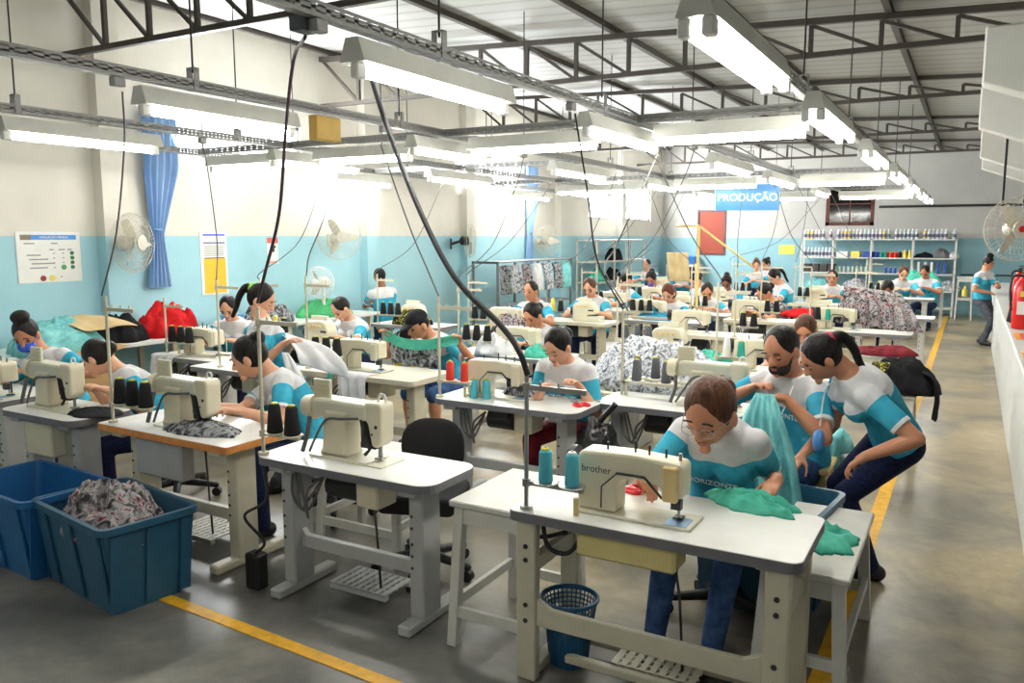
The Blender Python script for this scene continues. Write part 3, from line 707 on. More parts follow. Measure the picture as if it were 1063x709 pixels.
def person(label, P, N, C, f, hf, RH, LH, s=1.0, vox=.009, skin=1, hair='black', style='bun', shirt=None, pants=NAVY, legs='sit', RF=None, LF=None, kneehint=None, female=True, roll=0, extras=(), re=None, le=None, rhd=None, lhd=None, shoe=BLACK, fat=1.0, sleeve=.72, shorts=False, thigh=None, group=None, curl=.55, hs=1.0, lk=1.0, nk=(.15, .045)):
    P, C, f, hf = V(P), V(C), V(f).normalized(), V(hf).normalized()
    dd = (C-P).normalized(); fp = (f-dd*f.dot(dd)).normalized(); N = C-dd*(nk[0]*s)-fp*(nk[1]*s)
    o = V((P.x, P.y, 0)); P, N, C = P-o, N-o, C-o; RH, LH = V(RH)-o, V(LH)-o
    u = (N-P).normalized(); T = (N-P).length
    f = (f-u*f.dot(u)).normalized(); lf = u.cross(f)
    near = vox < .008
    # ---- torso, limbs
    def torso(mb, inf, t0=-.3, t1=2, bulge=True):
        rg = []
        for t, w, d in TOR:
            if t < t0 or t > t1: continue
            c = P+u*(t*T)-f*(.03*s*math.sin(PI*max(0, min(1, t))))
            k = s*(fat if t < .75 else 1)
            rg.append((c, -lf, f, w*k+inf, d*k+inf))
        ringloft(mb, rg)
        if female and bulge:
            for q in (-1, 1): mb.ell(P+u*(T*.66)+lf*(q*.07*s)+f*(.062*s), (.068*s+inf*.6,)*3, nu=14, nv=8)
    shR, shL = N-lf*(.152*s)-u*(.082*s), N+lf*(.152*s)-u*(.082*s)
    ua, fa = .29*s, .245*s
    arms = []
    for sh, H, hint, hd, sg in ((shR, RH, re, rhd, -1), (shL, LH, le, lhd, 1)):
        hint = V(hint) if hint is not None else (lf*(sg*.8)-u*.5-f*.25)
        d0 = (H-sh).normalized(); hdir = V(hd).normalized() if hd is not None else None
        wr = H-(hdir if hdir is not None else d0)*(.07*s)
        e, wr = ik(sh, wr, ua, fa, hint)
        if hdir is None: hdir = ((wr-e).normalized()+(H-wr).normalized()*.3).normalized()
        arms.append((sh, e, wr, hdir, sg))
    hipR, hipL = P-lf*(.085*s)-u*(.01*s), P+lf*(.085*s)-u*(.01*s)
    lg = []
    fl = V((f.x, f.y, 0)).normalized()
    side = V((-fl.y, fl.x, 0))
    for hip, Ft, sg in ((hipR, RF, -1), (hipL, LF, 1)):
        ll = V((0, 0, 1)).cross(fl)*sg
        if legs == 'sit':
            th = V(thigh).normalized() if thigh is not None else (fl+ll*.12+V((0, 0, -.05))).normalized()
            k = hip+th*(.41*s); an = V(Ft)-o if Ft is not None else V((k.x, k.y, .09))-fl*.03
            if Ft is None and legs == 'sit': pass
        else:
            an = V(Ft)-o+V((0, 0, .09*s)); k, an = ik(hip, an, .42*s*lk, .41*s*lk, V(kneehint) if kneehint is not None else fl)
        lg.append((hip, k, an))
    # ---- head
    up = u*.35+V((0, 0, 1)); hz_ = (up-hf*up.dot(hf)).normalized()
    hx = hf.cross(hz_)                      # character's right -> negative lf
    hR = Matrix((hx, hf, hz_)).transposed()   # columns: right, forward, up
    if roll: hR = Matrix.Rotation(roll, 3, hf) @ hR
    s0 = s; s = s*hs
    def HP(x, y, z): return C+hR @ V((x*s, y*s, z*s))
    def headfn(d):
        k = max(0, -d.z)**1.3
        q = V((.074*d.x*(1-.3*k), .094*d.y*(1-.2*k)+.012*k, .114*d.z))
        if d.y > 0:
            for sx in (-1, 1):
                g = math.exp(-(((d.x-sx*.42)/.2)**2+((d.z-.04)/.13)**2)); q.y -= .011*g
            g = math.exp(-((d.x/.5)**2+((d.z-.22)/.12)**2)); q.y += .004*g
            g = math.exp(-(((abs(d.x)-.5)/.22)**2+((d.z+.28)/.2)**2)); q.y += .004*g
        return q*s
    mb = MB()
    mb.ell(C, None, hR, 48, 32, fn=headfn)
    mb.capsule(HP(0, .088, .008), HP(0, .104, -.026), .0085*s, .0135*s, 10)
    for sx in (-1, 1):
        mb.ell(HP(sx*.011, .096, -.03), (.009*s, .009*s, .008*s), hR, 10, 6)
        mb.ell(HP(sx*.079, -.004, -.014), (.011*s, .021*s, .034*s), hR, 12, 8)
    mb.ell(HP(0, .085, -.055), (.024*s, .011*s, .007*s), hR, 12, 8); mb.ell(HP(0, .084, -.067), (.02*s, .011*s, .008*s), hR, 12, 8)
    mb.ell(HP(0, .078, -.094), (.024*s, .018*s, .018*s), hR, 12, 8)
    s = s0; torso(mb, -.006)
    mb.capsule(N-u*(.04*s), lerp(N, C, .55)+(C-N)*.1-hf*(.02*s), .058*s, .052*s)
    for sh, e, wr, hd, sg in arms:
        mb.capsule(sh, e, .05*s, .038*s); mb.capsule(e, lerp(e, wr, .35), .04*s, .038*s); mb.capsule(lerp(e, wr, .3), wr, .038*s, .025*s)
        # hand: palm, four fingers, thumb
        nrm = V((0, 0, -1)); nrm = (nrm-hd*nrm.dot(hd)); nrm = nrm.normalized() if nrm.length > .15 else (-lf*sg-hd*(-lf*sg).dot(hd)).normalized()
        ax = hd.cross(nrm)*(-sg)               # towards the thumb side
        fr = .0078*s if near else max(.0085*s, vox*.8)
        mb.capsule(wr, wr+hd*(.03*s), .024*s, .024*s, 10)
        for i in range(4):
            a = (1.5-i)*.0185*s; kn = wr+hd*((.082, .087, .084, .074)[i]*s)+ax*a
            mb.capsule(wr+hd*(.015*s)+ax*(a*.6), kn, .0135*s, .0105*s, 8, 3)
            L = (.066, .075, .07, .055)[i]*s; p = kn; ang = curl*(.6+.12*i)
            for j, (fl_, k) in enumerate(((.45, 1), (.32, .9), (.23, .8))):
                d = hd*math.cos(ang)+nrm*math.sin(ang); q = p+d*(L*fl_); mb.capsule(p, q, fr*(1.05-.08*j), fr*(.97-.08*j), 8, 3); p = q; ang += curl
        p = wr+hd*(.025*s)+ax*(.022*s); d = (hd*.62+ax*.7+nrm*.35).normalized()
        for L, rr in ((.04, 1.25), (.032, 1.1), (.026, .95)):
            q = p+d*(L*s); mb.capsule(p, q, fr*rr*1.1, fr*rr, 8, 3); p = q; d = (d+hd*.35+nrm*.15-ax*.18).normalized()
    for hip, k, an in lg:
        mb.capsule(hip, k, .07*s, .045*s); mb.capsule(k, lerp(k, an, .35), .047*s, .052*s); mb.capsule(lerp(k, an, .3), an, .05*s, .032*s)
    body = remesh(mb, vox, 4 if near else 2)
    # features
    s = s0*hs
    for sx in (-1, 1):
        body.tube([HP(sx*(.032+dx), .0845-abs(dx)*.28+.001, dz-.004) for dx, dz in ((-.015, .0), (-.006, -.004), (.006, -.004), (.015, .001))], .0026*s, 6, 2)
        body.ell(HP(sx*.032, .0755, .001), (.0125*s, .0085*s, .0075*s), hR, 10, 8, 0 if near else 2)
        body.tube([HP(sx*(.032+dx), .0925-abs(dx)*.3, dz+.024) for dx, dz in ((-.018, .0), (-.006, .005), (.008, .005), (.02, -.001))], .0034*s, 6, 2)
    body.ell(HP(0, .0885, -.0555), (.021*s, .0085*s, .0042*s), hR, 12, 8, 1); body.ell(HP(0, .0875, -.0645), (.018*s, .0085*s, .0048*s), hR, 12, 8, 1)
    b = ob('person', body, [SKINS[skin], LIP, LASH], None, o); tag(b, label, 'person', group)
    # ---- shirt
    s = s0
    mb = MB(); torso(mb, .012, -.05, 1.0); sl = []
    for sh, e, wr, hd, sg in arms:
        en = lerp(sh, e, sleeve); mb.capsule(lerp(N-u*(.065*s), sh, .4), sh, .056*s, .06*s); mb.capsule(sh, en, .064*s, .054*s); sl.append((sh, e, en))
    # flatten sleeve ends by cutting the capsule cap
    sm = remesh(mb, max(vox, .007), 4)
    vs = []
    yo, cu = [], []
    for q in sm.v:
        q = V(q); h = (q-N).dot(u)/s; c = 0
        for sh, e, en in sl:
            d = (e-sh).normalized(); a = (q-sh).dot(d); w = ((q-sh)-d*a).length
            if w < .085*s and a > .0 and (((q-P).dot(lf)*((sh-P).dot(lf)) > 0 and abs((q-P).dot(lf)) > .12*s) or ((q-P).dot(f) > .145*s and w < .075*s)):
                h = min(h, -.1-a/s) if a > .03*s else h; c = a/(en-sh).length
                if c > 1: q = q-d*(a-(en-sh).length)*.96
        vs.append(q[:]); yo.append(h); cu.append(c)
    sm.v = vs
    so = ob('shirt', sm, shirt or UNI, b)
    for nme, dat in (('yoke', yo), ('cuff', cu)):
        at = so.data.attributes.new(nme, 'FLOAT', 'POINT'); at.data.foreach_set('value', dat)
    # ---- trousers
    mb = MB(); torso(mb, .008, -.3, .12, False)
    for hip, k, an in lg:
        mb.capsule(hip, k, .088*s, .062*s)
        if not shorts: mb.capsule(k, lerp(k, an, .3), .062*s, .06*s); mb.capsule(lerp(k, an, .25), an-V((0, 0, .02)), .06*s, .048*s)
        else: mb.capsule(k, lerp(k, an, .02), .068*s, .066*s)
    ob('shorts' if shorts else 'trousers', remesh(mb, max(vox, .009), 3), pants, b)
    for hip, k, an in lg:
        dr = fl; mb = MB(); c = V((an.x, an.y, 0))
        mb.capsule(c+V((0, 0, .045))-dr*.04, c+V((0, 0, .035))+dr*.13, .043*s, .036*s, 12); mb.capsule(c+V((0, 0, .05))-dr*.02, c+V((0, 0, .1)), .043*s, .04*s, 12)
        for i, v in enumerate(mb.v):
            if v[2] < 0.002: mb.v[i] = (v[0], v[1], .002)
        ob('shoe', mb, shoe, b)
    # ---- hair
    s = s0*hs; hm = HAIRS[hair]; mb = MB()
    if style == 'cap':
        mb.ell(HP(0, -.012, .012), (.079*s, .09*s, .085*s), hR, 24, 16)
        ob('hair', remesh(mb, .008, 1), hm, b)
        mb = MB(); mb.ell(HP(0, -.004, .045), (.084*s, .1*s, .078*s), hR, 24, 16, fn=lambda d: V((.084*d.x, .1*d.y, .08*max(d.z, -.12)))*s)
        for i in range(7): a = (i-3)*.18; mb.capsule(HP(math.sin(a)*.08, .07*math.cos(a)+.02, .044), HP(math.sin(a)*.09, .155*math.cos(a*1.3), .03), .014*s, .008*s, 8, 3)
        ob('cap', remesh(mb, .007, 2), BLACKC, b)
    else:
        zz = .104 if style != 'short' else .098
        mb.ell(HP(0, -.014, .022), ((.081 if style == 'short' else .084)*s, .097*s, zz*s), hR, 24, 16)
        if style == 'bun': mb.ell(HP(0, -.085, .085), (.048*s, .045*s, .042*s), hR, 14, 10)
        elif style == 'topbun': mb.ell(HP(0, -.03, .135), (.066*s, .06*s, .045*s), hR, 14, 10)
        elif style == 'lowbun': mb.ell(HP(0, -.115, .01), (.044*s, .04*s, .046*s), hR, 14, 10)
        elif style == 'pony':
            pts = [HP(0, -.09, .05), HP(0, -.135, .03), HP(0, -.15, -.05), HP(0, -.135, -.13), HP(0, -.13, -.2)]
            pts = curve(pts, 4)
            for i in range(len(pts)-1): t = i/len(pts); mb.capsule(pts[i], pts[i+1], (.034-.02*t)*s, (.034-.02*(t+.06))*s, 10, 3)
        elif style == 'bob': mb.ell(HP(0, -.03, -.03), (.088*s, .085*s, .09*s), hR, 20, 14)
        ob('hair', remesh(mb, .008 if not near else .006, 2), hm, b)
    for ext in extras:
        s = s0*hs if ext in ('glasses', 'mask', 'purplemask', 'beard', 'hairtie', 'redtie') else s0
        if ext == 'glasses':
            mb = MB()
            for sx in (-1, 1):
                pts = [HP(sx*.033+.024*math.cos(a), .1, -.005+.017*math.sin(a)) for a in [2*PI*i/16 for i in range(17)]]; mb.tube(pts, .0016*s, 6)
                mb.tube([HP(sx*.057, .098, .002), HP(sx*.078, .03, .004), HP(sx*.08, -.01, .0)], .0016*s, 6)
            mb.tube([HP(-.009, .1, -.002), HP(0, .106, .002), HP(.009, .1, -.002)], .0016*s, 6); ob('glasses', mb, STEEL, b)
        elif ext == 'mask':
            mb = MB(); mb.ell(HP(0, .066, -.055), (.06*s, .052*s, .046*s), hR, 16, 10)
            for sx in (-1, 1): mb.tube([HP(sx*.05, .075, -.035), HP(sx*.076, .01, -.01)], .003*s, 6)
            ob('face_mask', mb, M('blue_mask', (44, 90, 214), .7), b)
        elif ext == 'beard':
            mb = MB(); mb.ell(HP(0, .048, -.076), (.056*s, .048*s, .04*s), hR, 16, 10)
            for sx in (-1, 1): mb.capsule(HP(sx*.052, .045, -.07), HP(sx*.066, .015, -.01), .009*s, .007*s, 8, 3); mb.capsule(HP(sx*.003, .092, -.045), HP(sx*.028, .08, -.06), .0065*s, .006*s, 8, 3)
            ob('beard', remesh(mb, .006, 1), M('beard_brown', (48, 35, 30), .8, bmp=.5, scale=160), b)
        elif ext == 'purplemask':
            mb = MB(); mb.ell(HP(0, .066, -.055), (.06*s, .052*s, .046*s), hR, 16, 10); ob('face_mask', mb, M('purple_mask', (92, 84, 168), .7), b)
        elif ext == 'lanyard':
            q = P+u*(T*.55)+f*(.15*s); mb = MB()
            for sg in (-1, 1): mb.tube(curve([N+lf*(sg*.06*s)+f*(.03*s), N+lf*(sg*.055*s)-u*(.09*s)+f*(.125*s), q], 6), .004*s, 6)
            ob('lanyard', mb, W_LAM, b)
        elif ext == 'maskhang':
            q = N+f*(.16*s)-V((0, 0, .26))+lf*.03; mb = MB()
            mb.tube(curve([N+lf*(.055*s)+f*(.04*s), N+f*(.13*s)-u*.02, q+V((0, 0, .05))], 6), .004, 6); ob('lanyard', mb, W_LAM, b)
            mb = MB(); mb.ell(q, None, None, 18, 12, fn=lambda d: V((.03*d.x+.02*d.y*abs(d.y)*0, .055*math.copysign(abs(d.y)**.7, d.y), .06*math.copysign(abs(d.z)**.7, d.z)))); ob('hanging_mask', mb, M('denim_blue_mask', (84, 140, 206), .8), b)
        elif ext == 'hairtie':
            ob('hair_tie', MB().ell(HP(0, -.1, .05), (.04*s, .026*s, .04*s), hR, 12, 8), M('lime_hair_tie', (150, 226, 90), .6), b)
        elif ext == 'redtie':
            ob('hair_tie', MB().ell(HP(0, -.088, .052), (.042*s, .022*s, .042*s), hR, 12, 8), M('red_hair_tie', (176, 40, 70), .6), b)
        elif isinstance(ext, tuple):
            me = text_mesh(ext[0], ext[1], .0008); me.materials.clear(); me.materials.append(W_LAM)
            lo = bpy.data.objects.new('shirt_lettering', me); col.objects.link(lo); lo.parent = b
            q = P+u*(T*ext[2])+f*((ext[3])*s); R = Matrix((lf, u, f)).transposed(); lo.matrix_local = Matrix.Translation(q) @ R.to_4x4()
    return b
def seated(label, C, ang, lean=.26, hands=None, **k):     # operator at a table: head centre, facing angle (0 = towards the camera side, -Y)
    s = k.get('s', 1.0); C = V(C); f = V((math.sin(ang), -math.cos(ang), 0))
    N = C-f*(.07*s)-V((0, 0, .17*s)); P = V((C.x, C.y, 0))-f*lean*s; P.z = max(.5, N.z-.47*s)
    lf = V((0, 0, 1)).cross(f)
    hf = k.pop('hf', None) or (f*.8+V((0, 0, -.6)))
    if hands is None:
        hands = (C+f*(.26*s)-lf*.1, C+f*(.28*s)+lf*.1); hands = [V((h.x, h.y, max(.8, C.z-.33))) for h in hands]
    return person(label, P, N, C, f, hf, hands[0], hands[1], **k)
# ---------------------------------------------------------------- cloth, seats, bins and other loose things
def heap_mesh(rx, ry, h, seed, fold=.35, nr=18, na=56, freq=3.0, out=.22, sag=0, rise=0):
    mb = MB(); vs = []; off = V((seed*7.3, seed*3.1, 0))
    for i in range(nr+1):
        r = i/nr
        for j in range(na):
            a = 2*PI*j/na; ca, sa = math.cos(a), math.sin(a)
            k = 1+out*noise.noise(V((ca*1.6, sa*1.6, 0))+off)+out*.5*noise.noise(V((ca*4, sa*4, 3))+off)
            x, y = rx*r*k*ca, ry*r*k*sa
            q = V((x*freq/rx*.6, y*freq/ry*.6, 0))+off
            q = q+V((noise.noise(q*.9+V((3, 1, 4))), noise.noise(q*.9+V((7, 5, 2))), 0))*.9
            rid = 1-abs(noise.noise(q))*2.2; rid2 = 1-abs(noise.noise(q*2.1+V((9, 2, 1))))*2.2
            big = .5+.5*noise.noise(V((x/rx*1.7, y/ry*1.7, 5))+off)
            base_ = max(0, 1-r**3.2)**.7
            z = h*base_*(.62+.55*big)*(1-fold*.45+fold*rid*.55+fold*.35*rid2)+.006*(1-r)
            z = max(z, .004*(r < 1))
            if r > .8 and sag: z -= sag*(r-.8)/.2
            vs.append((x, y, z))
    fs = [(i*na+j, (i+1)*na+j, (i+1)*na+(j+1) % na, i*na+(j+1) % na) for i in range(nr) for j in range(na)]
    fs.append([nr*na+j for j in range(na)][::-1])
    return mb.add(vs, fs, 0, True)
def heap(name, loc, rx, ry, h, mat, label, cat, seed, rz=0, group=None, **k):
    return tag(ob(name, heap_mesh(rx, ry, h, seed, **k), mat, None, loc, rz), label, cat, group)
def sheet(name, path, wvec, mat, label, cat, folds=4, amp=.02, taper=None, grow=True, seed=0, nw=40, parent=None, group=None, th=.004):
    path = curve(path, 6); n = len(path); wv = V(wvec); wl = wv.normalized(); vs = []
    for i, p in enumerate(path):
        d = (path[min(i+1, n-1)]-path[max(i-1, 0)]).normalized(); nr = d.cross(wl).normalized(); t = i/(n-1)
        k = 1 if taper is None else taper[0]+(taper[1]-taper[0])*t
        for j in range(nw+1):
            u = j/nw-.5; a = amp*(t if grow else 1)
            f = a*math.sin(u*2*PI*folds+seed+1.2*math.sin(t*3+seed))+a*.5*noise.noise(V((u*6, t*3, seed)))
            vs.append(p+wv*(u*k)+nr*f+V((0, 0, (.03*noise.noise(V((u*5, seed, 1)))*t) if grow else 0)))
    m = nw+1; k = len(vs)
    fs = [(i*m+j, i*m+j+1, (i+1)*m+j+1, (i+1)*m+j) for i in range(n-1) for j in range(nw)]
    mb = MB().add(vs, fs, 0, True); o = ob(name, mb, mat, parent)
    md = o.modifiers.new('thickness', 'SOLIDIFY'); md.thickness = th; md.offset = 0
    return tag(o, label, cat, group) if label else o
def bench(w, d, h, mat, lw=.045, low=.14, splay=.03):
    r = empty('stool')
    ob('seat', MB().box(0, w, 0, d, h-.03, h, 0, .006), mat, r)
    mb = MB()
    mb.box(.03, w-.03, .025, .05, h-.11, h-.03); mb.box(.03, w-.03, d-.05, d-.025, h-.11, h-.03); mb.box(.025, .05, .05, d-.05, h-.11, h-.03); mb.box(w-.05, w-.025, .05, d-.05, h-.11, h-.03)
    ob('apron', mb, mat, r)
    for x, sx in ((.02, -1), (w-.02-lw, 1)):
        for y, sy in ((.02, -1), (d-.02-lw, 1)):
            a = [(x+i*lw, y+j*lw, h-.03) for j in (0, 1) for i in (0, 1)]; b_ = [(q[0]+sx*splay, q[1]+sy*splay, 0) for q in a]
            ob('leg', MB().add(b_+a, [(0, 2, 3, 1), (4, 5, 7, 6), (0, 1, 5, 4), (2, 6, 7, 3), (0, 4, 6, 2), (1, 3, 7, 5)]), mat, r)
    s_ = splay*(1-low/h)
    for a_, b_, c_, d_, e_ in ((.02-s_, w-.02+s_, .03-s_, .055-s_, 0), (.02-s_, w-.02+s_, d-.055+s_, d-.03+s_, 0), (.03-s_, .055-s_, .05, d-.05, .045), (w-.055+s_, w-.03+s_, .05, d-.05, .045)): ob('stretcher', MB().box(a_, b_, c_, d_, low+e_, low+.05+e_*.9), mat, r)
    return r
def chair(back=True):
    r = empty('office_chair')
    ob('seat', MB().prism([(-.22, 0), (-.2, -.03), (.2, -.03), (.22, 0), (.22, .05), (.19, .075), (-.19, .075), (-.22, .05)], -.21, .21, 0, .02, 2, Matrix.Translation((0, 0, .43))), BLACKF, r)
    bm = MB()
    bm.ell((0, 0, 0), None, None, 28, 16, fn=lambda d: V((.19*math.copysign(abs(d.x)**.75, d.x), .035*d.y+.05*(d.x*d.x), .165*math.copysign(abs(d.z)**.75, d.z))))
    if back:
      ob('backrest', bm, BLACKF, r, (0, -.235, .68))
      ob('back_bar', MB().tube(curve([(0, .05, .42), (0, -.2, .43), (0, -.28, .5), (0, -.27, .72)]), .02), BLACK, r)
    ob('post', MB().cyl((0, 0, .1), (0, 0, .42), .03), BLACK, r)
    for i in range(5):
        a = 2*PI*i/5+.3; e = V((.28*math.cos(a), .28*math.sin(a), .085)); l = ob('leg', MB().capsule((0, 0, .12), e, .032, .02, 10, 3), BLACK, r)
        ob('caster', MB().cyl(e+V((-.02*math.sin(a), .02*math.cos(a), -.05)), e+V((.02*math.sin(a), -.02*math.cos(a), -.05)), .032), BLACK, l)
    return r
def crate(w, d, h, mat, ribs=5):
    r = empty('plastic_bin'); t = .06; mb = MB()
    def ringp(z, inset): k = t*(1-z/h); return [(x, y, z) for x, y in rrect(k+inset, w-k-inset, k+inset, d-k-inset, .05, 4)]
    R = [ringp(.0, 0), ringp(h, 0), ringp(h, .012), ringp(.02, .012)]; n = len(R[0]); vs = sum(R, [])
    fs = [(i*n+j, i*n+(j+1) % n, (i+1)*n+(j+1) % n, (i+1)*n+j) for i in range(3) for j in range(n)]+[list(range(n))[::-1], [3*n+j for j in range(n)]]
    mb.add(vs, fs)
    for k in range(ribs):
        for side in range(4):
            u = (k+.7)/(ribs+.4)
            wv = .05
            def rp(z):
                kk = t*(1-z/h)
                if side == 0: return (u*w, kk-.004)
                if side == 1: return (u*w, d-kk+.004)
                if side == 2: return (kk-.004, u*d)
                return (w-kk+.004, u*d)
            a, b_ = rp(.02), rp(h-.04)
            if side < 2: q = [(a[0]-wv, a[1], .02), (a[0]+wv, a[1], .02), (b_[0]+wv, b_[1], h-.04), (b_[0]-wv, b_[1], h-.04)]; s_ = -.01 if side == 0 else .01; q2 = [(x, y+s_, z) for x, y, z in q]
            else: q = [(a[0], a[1]-wv*.6, .02), (a[0], a[1]+wv*.6, .02), (b_[0], b_[1]+wv*.6, h-.04), (b_[0], b_[1]-wv*.6, h-.04)]; s_ = -.01 if side == 2 else .01; q2 = [(x+s_, y, z) for x, y, z in q]
            if k % 2 == 0: mb.add(q+q2, [(4, 5, 6, 7), (0, 4, 7, 3), (1, 2, 6, 5), (3, 7, 6, 2), (0, 1, 5, 4)])
    ob('tub', mb, mat, r)
    mb = MB(); A = rrect(-.018, w+.018, -.018, d+.018, .06, 4); B = rrect(.008, w-.008, .008, d-.008, .045, 4); n = len(A)
    vs = [(x, y, h-.03) for x, y in A]+[(x, y, h+.006) for x, y in A]+[(x, y, h+.006) for x, y in B]+[(x, y, h-.03) for x, y in B]
    mb.add(vs, [(i*n+j, i*n+(j+1) % n, ((i+1) % 4)*n+(j+1) % n, ((i+1) % 4)*n+j) for i in range(4) for j in range(n)]); ob('rim', mb, mat, r)
    return r
def scissors(mat):
    r = empty('scissors'); 
    for s_ in (-1, 1):
        ob('blade', MB().add([(0, -.004, .004), (.1, s_*.012, .004), (.1, s_*.022, .004), (0, .006, .004), (0, -.004, .008), (.1, s_*.012, .008), (.1, s_*.022, .008), (0, .006, .008)], [(0, 1, 2, 3), (7, 6, 5, 4), (0, 4, 5, 1), (2, 6, 7, 3), (1, 5, 6, 2), (0, 3, 7, 4)]), STEEL, r)
        ob('handle', MB().tube([(-.045+.045*math.cos(a), s_*.03+.024*math.sin(a), .008) for a in [2*PI*i/14 for i in range(15)]], .008, 6), mat, r)
    return r
def fan(R, stand='wall', cage=None):
    r = empty('fan'); cg = cage or M('fan_cage', (206, 202, 190), .4, .2)
    mb = MB()
    for k, (rr, y) in enumerate(((R, 0), (R*.98, -.05), (R*.8, -.09), (R*.6, -.105), (R*.4, -.11), (R*.9, .05))): mb.tube([(rr*math.cos(2*PI*i/32), y, rr*math.sin(2*PI*i/32)) for i in range(33)], .005 if k == 0 else .003, 5)
    for i in range(36):
        a = 2*PI*i/36; c, s_ = math.cos(a), math.sin(a)
        mb.tube([(R*.25*c, -.11, R*.25*s_), (R*.8*c, -.09, R*.8*s_), (R*c, -.02, R*s_), (R*.9*c, .05, R*.9*s_), (R*.3*c, .09, R*.3*s_)], .0018, 4)
    mb.cyl((0, -.118, 0), (0, -.105, 0), R*.26, n=20); ob('cage', mb, cg, r)
    for i in range(3):
        a = 2*PI*i/3; mb = MB(); vs = []
        for j in range(7):
            rr = R*(.15+.72*j/6); w = R*.34*math.sin(PI*(.25+.6*j/6))
            for q in (-1, 1): b_ = a+q*w/rr*.5; vs.append((rr*math.cos(b_), q*.025-.02, rr*math.sin(b_)))
        mb.add(vs, [(2*j, 2*j+1, 2*j+3, 2*j+2) for j in range(6)], 0, True); ob('blade', mb, M('fan_blade', (196, 190, 172), .4), r)
    ob('motor', MB().lathe([(.05, 0), (.075, .02), (.075, .12), (.04, .16)], 16, xf=Matrix.Rotation(-PI/2, 4, 'X') @ Matrix.Translation((0, 0, .0))), cg if stand != 'dark' else BLACK, r)
    if stand in ('wall', 'dark'):
        mb = MB(); mb.tube([(0, .13, 0), (0, .26, -.04), (0, .3, -.06)], .022); mb.box(-.06, .06, .29, .32, -.14, .04, 0, .006); ob('wall_bracket', mb, cg if stand != 'dark' else BLACK, r)
    elif stand == 'desk':
        mb = MB(); mb.cyl((0, .08, -R-.22), (0, .08, -.04), .022); mb.lathe([(.13, 0), (.12, .02), (.03, .035)], 20, (0, .08, -R-.24)); ob('stand', mb, W_LAM, r)
    return r
# bins at front left
p0 = G(45, 600); bin1 = crate(.8, .5, .47, BIN1); bin1.location = (-4.39, 2.44, 0); bin1.rotation_euler.z = math.radians(-9)
tag(bin1, 'dark teal plastic bin heaped with grey printed cloth, front left', 'bin')
heap('cloth_heap', (-3.96, 2.61, .34), .37, .22, .22, PATR, 'crumpled grey and red printed cloth heaped in the dark teal bin', 'cloth', 3, -.15, fold=.75, freq=3.6, out=.1, nr=26, na=80)
bin2 = crate(.8, .5, .47, BIN2); bin2.location = (-5.16, 2.42, 0); bin2.rotation_euler.z = math.radians(-4); tag(bin2, 'bright blue empty plastic bin cut by the left picture edge', 'bin')
bin3 = crate(.62, .5, .57, BIN1); bin3.location = (-1.18, 3.98, 0); bin3.rotation_euler.z = -.12; tag(bin3, 'dark teal bin beside the near seated woman, reached into by standing woman', 'bin')

# ---- stations
def C3(x, y, z=ZT-.05): return (x, y, z)
A1 = station(-1.64, 2.85, 1.19, .56, 'nearest the camera', 'near', 'post', 'near', mx=.418, my=.36, sx=.07, sy=.05, h=.6, cones=('aqua', 'aquaw'), box='drawer')
A2 = station(-3.22, 2.92, 1.13, .45, 'with the empty black chair', 'grey', 'T', 'post', mx=.4, my=.55, sx=.04, sy=.05, h=.78, cones=('black', 'black'))
A3 = station(-4.63, 2.99, 1.17, .55, 'behind the filled teal bin', 'orange', 'T', 'post', mx=.48, my=.4, sx=.08, sy=.06, h=.78, cones=('black',)*3, box='panel', rz=-.02)
A4 = station(-5.6, 2.92, .82, .46, 'behind the empty blue bin', 'grey', 'T', 'post', mx=.36, my=.5, sw=False, box='panel')
A5 = station(-6.95, 3.0, 1.15, .5, 'cut by the left picture edge', 'white', 'T', 'flat', mx=.75, my=.35, sx=.55, sy=.03, h=.5, cones=('black',)*2, arm=False)
B4 = station(-6.88, 5.02, 1.0, .5, 'in front of the red jackets', 'white', 'T', 'flat', mx=.5, my=.5, sx=.12, sy=.12, h=.55, cones=('black',)*3)
B35 = station(-5.98, 4.75, 1.0, .5, 'beside the standing ponytailed woman', 'white', 'T', None, sx=.3, sy=.1, h=.78, cones=(), cordto=C3(-5.95, 5.0))
B3 = station(-5.01, 5.08, 1.24, .6, 'of the man in black cap', 'cream', 'T', 'flat', mx=.42, my=.45, sx=.05, sy=.1, h=.8, cones=('black',)*3)
B1 = station(-3.29, 4.64, 1.13, .5, 'with the red thread cones', 'grey', 'T', 'flat', mx=.36, my=.55, sx=.04, sy=.06, h=.72, cones=('red', 'red'))
B2 = station(-2.23, 5.06, 1.02, .5, 'with six grey thread cones', 'grey', 'T', 'post', mx=.72, my=.55, sw=False)
for i, (px, py) in enumerate(((492, 413), (505, 414))):
    q = G(px, py, ZTOP); put_cone('aqua', (q.x, q.y, ZTOP), ('left', 'right')[i]+' aqua cone standing on the table with red cones', 'aqua cones on the table top')
C0 = station(-6.7, 6.15, 1.1, .5, 'below the white desk fan', 'white', 'T', 'over', mx=.7, sx=.1, h=.7, cones=('yellow', 'yellow', 'black'), cordto=C3(-5.95, 6.6))
C1 = station(-4.45, 6.6, 1.2, .5, 'behind the red thread cones', 'white', 'T', 'flat', mx=.55, sx=.08, h=.7, cones=('black',)*3, cordto=C3(-4.1, 7.5))
C2 = station(-3.1, 7.35, 1.05, .5, 'behind the grey cloth mound, left', 'cream', 'T', 'over', mx=.55, sx=.1, h=.75, cones=('grey',)*3, cordto=C3(-2.33, 7.6))
D0 = station(-6.85, 8.3, 1.1, .5, 'of the standing man near left wall', 'white', 'T', 'over', mx=.5, sx=.1, h=.65, cones=('black',)*3, cordto=C3(-5.95, 8.8))
